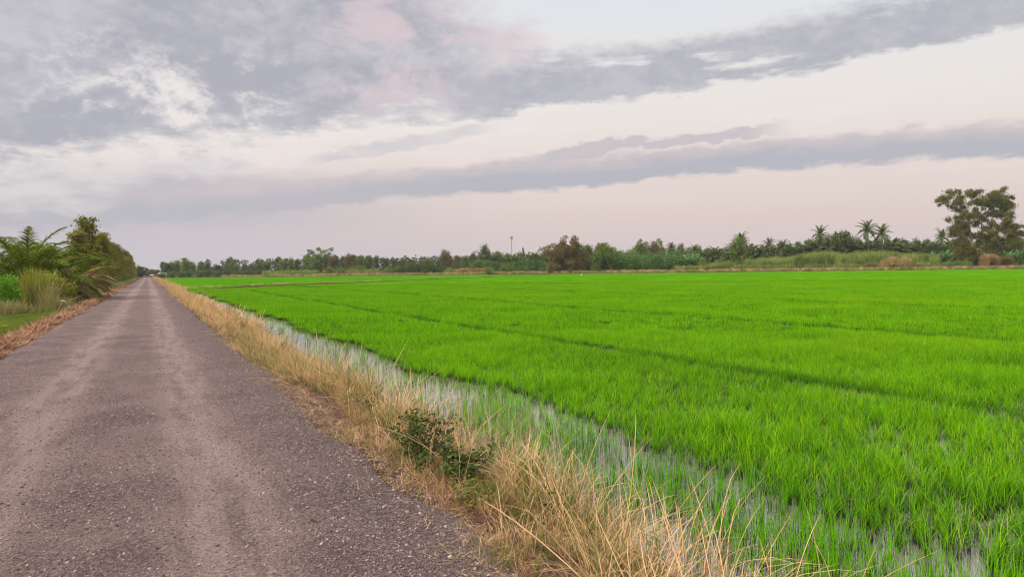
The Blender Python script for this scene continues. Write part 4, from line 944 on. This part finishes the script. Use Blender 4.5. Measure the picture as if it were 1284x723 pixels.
stick([gq(384, 653, 0.045), gq(418, 648, 0.045)], 0.007, 'small dark twig lying on the gravel near the verge', 'fallen_twig', 'bark', 0)

# ------------------------------------------------------------------ broadleaf weeds in the right verge
def weed(px, py, w, h, n, label, size=0.045, mat='weed', red=True):
    z = -0.10; d = (CZ - z) / (py - yh(px)) * F; x, y = gp(px, d); z = float(ground_z(np.array([x]), np.array([y]))[0]) - 0.02
    e = bpy.data.objects.new('leafy_weed', None); COL.objects.link(e); e.location = (x, y, z)
    cl = []; st = []
    for i in range(13):
        a = rg.uniform(0, 6.28); r = w / 2 * rg.uniform(0.1, 1.0); t = np.array([r * math.cos(a), r * math.sin(a), h * rg.uniform(0.5, 1.0) * (1 - 0.35 * r / w)])
        c = bez((0.05 * math.cos(a), 0.05 * math.sin(a), 0), t, (0, 0, 0.05), 7, rg); st.append(tube(c, np.linspace(0.006, 0.002, 7), 5))
        for q in range(2, 7): cl.append((*c[q], rg.uniform(0.05, 0.09)))
    link('stems', mesh_q('weed_stems', *cat(*st), M['stem'], True), e)
    link('leaves', mesh_q('weed_leaves', *leaves(rg, cl, n=n, size=size, aspect=0.45, up=0.7), M[mat]), e)
    tag(e, label, 'weed')
weed(520, 600, 1.05, 0.52, 1700, 'dark green leafy weed in the dry grass, the larger one', 0.034)
weed(572, 612, 0.9, 0.48, 1100, 'dark leafy weed half hidden in dry grass right beside the larger weed')
weed(602, 646, 0.42, 0.22, 520, 'small light green weed low on the bank nearest the camera', 0.03, 'verge_green')
weed(655, 610, 0.35, 0.42, 200, 'thin green weed between straw and water', 0.04, 'lawn')
for px_w, py_w, w_w, n_w, t_w in ((452, 520, .5, 260, 'small green weed in the straw left of the larger dark weed'), (398, 478, .45, 240, 'green weed in the straw where the bank bulges into the road'), (690, 650, .4, 200, 'green weed deep in the straw near the lower edge'),
                                  (350, 440, .5, 220, 'small green weed on the bank beyond the bare patch'), (300, 412, .5, 200, 'far small green weed on the bank')):
    weed(px_w, py_w, w_w, 0.30, n_w, t_w, 0.035, 'weed')
# twiggy dry stalks among the straw
def stalk_bush(px, py, label, n=11, h=0.75):
    z = -0.2; d = (CZ - z) / (py - yh(px)) * F; x, y = gp(px, d); st = []
    for i in range(n):
        a = rg.uniform(-1.2, 1.6); r = rg.uniform(0.1, 0.45); t = np.array([r * math.cos(a), r * math.sin(a), h * rg.uniform(0.5, 1.0)])
        c = bez((0, 0, -0.05), t, (0, 0, 0.06), 7, rg); st.append(tube(c, np.linspace(0.0045, 0.0015, 7), 4))
        for q in (3, 4, 5): st.append(tube(bez(c[q], c[q] + rg.normal(0, 0.09, 3) + np.array([0, 0, 0.06]), (0, 0, 0.01), 4), np.linspace(0.002, 0.0008, 4), 3))
    tag(link('dry_shrub', mesh_q('dry_shrub', *cat(*st), M['stem'], True), None, (x, y, z)), label, 'dry shrub')
stalk_bush(575, 596, 'bare brown twigs rising right of the larger dark weed')
stalk_bush(640, 600, 'bare twiggy stalks leaning over the water edge', 9, 0.7)
stalk_bush(530, 560, 'thin bare twigs behind the larger dark weed', 7, 0.55)
protos('stalk', [mesh_q('stk%d' % i, *blades(rg, 3, 0.05, (0.55, 1.0), 0.006, (0.1, 0.9), (0.1, 1.3), 7), M['straw']) for i in range(6)])
n = 420; y = rg.uniform(2.2, 14, n); x = rg.uniform(2.0, 3.6, n)
scatter('dry_stalks', 'stalk', np.stack([x, y, ground_z(x, y) - 0.02], 1), 'long single dry stalks arching out of the straw', rg.uniform(0.6, 1.15, n), rg, 0.35)
protos('loose_straw', [mesh_q('lst%d' % i, *blades(rg, 1, 0.01, (0.06, 0.2), 0.004, (1.5, 1.56), (0.0, 0.06), 3), M['straw']) for i in range(4)])
n = 520; y = 2 + 12 * rg.uniform(0, 1, n) ** 1.5; x = rg.uniform(-2.2, 1.8, n)
scatter('loose_straw', 'loose_straw', np.stack([x, y, road_z(x, y) + 0.008], 1), 'single straws blown onto the gravel', rg.uniform(0.4, 1.0, n), rg, 0.04)

# ------------------------------------------------------------------ small far things
def box(x0, x1, y0, y1, z0, z1):
    Vv = [(x, y, z) for x in (x0, x1) for y in (y0, y1) for z in (z0, z1)]
    return np.array(Vv, float), np.array([(0, 1, 3, 2), (4, 6, 7, 5), (0, 4, 5, 1), (2, 3, 7, 6), (0, 2, 6, 4), (1, 5, 7, 3)])
def hut(px, d, w, dp, h, rh, wallm, roofm, label, name):
    x, y = gp(px, d); e = bpy.data.objects.new(name, None); COL.objects.link(e); e.location = (x, y, -0.3); e.rotation_euler = (0, 0, -R(8))
    link('wall', mesh_q('wall', *box(-w / 2, w / 2, 0, dp, -0.1, h), M[wallm]), e)
    o = 0.25; Vv = np.array([(-w / 2 - o, -o, h), (w / 2 + o, -o, h), (w / 2 + o, dp + o, h), (-w / 2 - o, dp + o, h), (-w / 2 - o, dp / 2, h + rh), (w / 2 + o, dp / 2, h + rh)])
    Ff = [(0, 1, 5, 4), (3, 4, 5, 2), (0, 4, 4, 3), (1, 2, 2, 5), (0, 3, 2, 1)]
    me = bpy.data.meshes.new('roof'); me.from_pydata([tuple(p) for p in Vv], [], [(0, 1, 5, 4), (3, 4, 5, 2), (0, 4, 3), (1, 2, 5), (0, 3, 2, 1)]); me.materials.append(M[roofm]); link('roof', me, e)
    link('door', mesh_q('door', *box(-0.45, 0.45, -0.04, -0.003, 0, min(2.0, h - 0.3)), M['darkgap']), e)
    link('window', mesh_q('window', *box(w * 0.25, w * 0.25 + 0.5, -0.04, -0.003, 1.0, min(1.7, h - 0.4)), M['darkgap']), e)
    tag(e, label, 'hut')
hut(203.5, 408, 3.6, 4.5, 1.7, 1.3, 'concrete', 'roofw', 'small white roofed house under the trees at the far end of the road', 'small_house')
hut(190.5, 398, 1.3, 1.4, 1.4, 0.5, 'pinkwall', 'pinkwall', 'tiny pale pink hut at the far end of the road', 'roadside_hut')
x, y = gp(197, 396); tag(link('marker_post', mesh_q('marker_post', *cat(box(-.2, .2, -.2, .2, -0.1, 1.5), box(-.26, .26, -.26, .26, 1.5, 1.62)), M['concrete']), None, (x, y, -0.3)), 'white marker post between the pink hut and the white roofed house', 'post')
# mast
x, y = gp(642, 650); e = bpy.data.objects.new('radio_mast', None); COL.objects.link(e); e.location = (x, y, -0.4); Hm = zt(642, 296, 650) + 0.4
pp = [tube([(dx_, dy_, 0), (dx_ * 0.75, dy_ * 0.75, Hm)], [0.14, 0.11], 6) for dx_, dy_ in ((-.45, -.3), (.45, -.3), (0, .5))]
for q in range(int(Hm / 1.5)):
    z = q * 1.5; s = 1 - 0.25 * z / Hm
    for a_, b_ in (((-.45, -.3), (.45, -.3)), ((.45, -.3), (0, .5)), ((0, .5), (-.45, -.3))): pp.append(tube([(a_[0] * s, a_[1] * s, z), (b_[0] * s, b_[1] * s, z + 1.5)], [0.06, 0.06], 4))
link('tower', mesh_q('tower', *cat(*pp), M['mast'], True), e)
ad = []
for q in range(6):
    a = q * 1.047; ad.append(tube([(1.2 * math.cos(a), 1.2 * math.sin(a), Hm - 2.6), (1.3 * math.cos(a), 1.3 * math.sin(a), Hm)], [0.22, 0.22], 6)); ad.append(tube([(0, 0, Hm - 2.0), (1.2 * math.cos(a), 1.2 * math.sin(a), Hm - 1.4)], [0.09, 0.09], 4))
link('antennas', mesh_q('antennas', *cat(*ad), M['mast'], True), e); tag(e, 'thin far radio mast with a cluster of antennas at its top', 'mast')
# egret in the rice
x, y = gp(729.5, 190); e = bpy.data.objects.new('egret', None); COL.objects.link(e); e.location = (x, y, -0.5); e.rotation_euler = (0, 0, 0.5)
link('body', mesh_q('egret_body', *cat(tube([(-.34, 0, .52), (-.22, 0, .58), (0, 0, .66), (.14, 0, .72), (.20, 0, .80), (.16, 0, .92), (.19, 0, 1.02), (.25, 0, 1.06), (.30, 0, 1.05)], [0.02, .09, .13, .09, .045, .03, .03, .045, .02], 10)), M['feather'], True), e)
link('beak', mesh_q('egret_beak', *tube([(.29, 0, 1.05), (.42, 0, 1.03)], [.014, .003], 6), M['beak']), e)
for s in (-.04, .04): link('leg', mesh_q('egret_leg', *tube([(0, s, .6), (-.03, s, .32), (.01, s, .0)], [.014, .010, .009], 6), M['bark']), e)
tag(e, 'white egret standing alone in the far rice below the bamboo clump', 'bird')

# ------------------------------------------------------------------ thin evening haze
hz = bpy.data.materials.new('haze_air'); hz.use_nodes = True; t = hz.node_tree; t.nodes.clear()
vv_ = t.nodes.new('ShaderNodeVolumePrincipled'); vv_.inputs['Color'].default_value = (0.93, 0.93, 0.97, 1); vv_.inputs['Density'].default_value = 0.00013; vv_.inputs['Anisotropy'].default_value = 0.2
oo = t.nodes.new('ShaderNodeOutputMaterial'); t.links.new(vv_.outputs[0], oo.inputs['Volume'])
stuff(link('haze', mesh_q('haze', *box(-1450, 1450, -1450, 1450, -2.0, 40.0), hz)), 'thin pale evening haze over the fields')
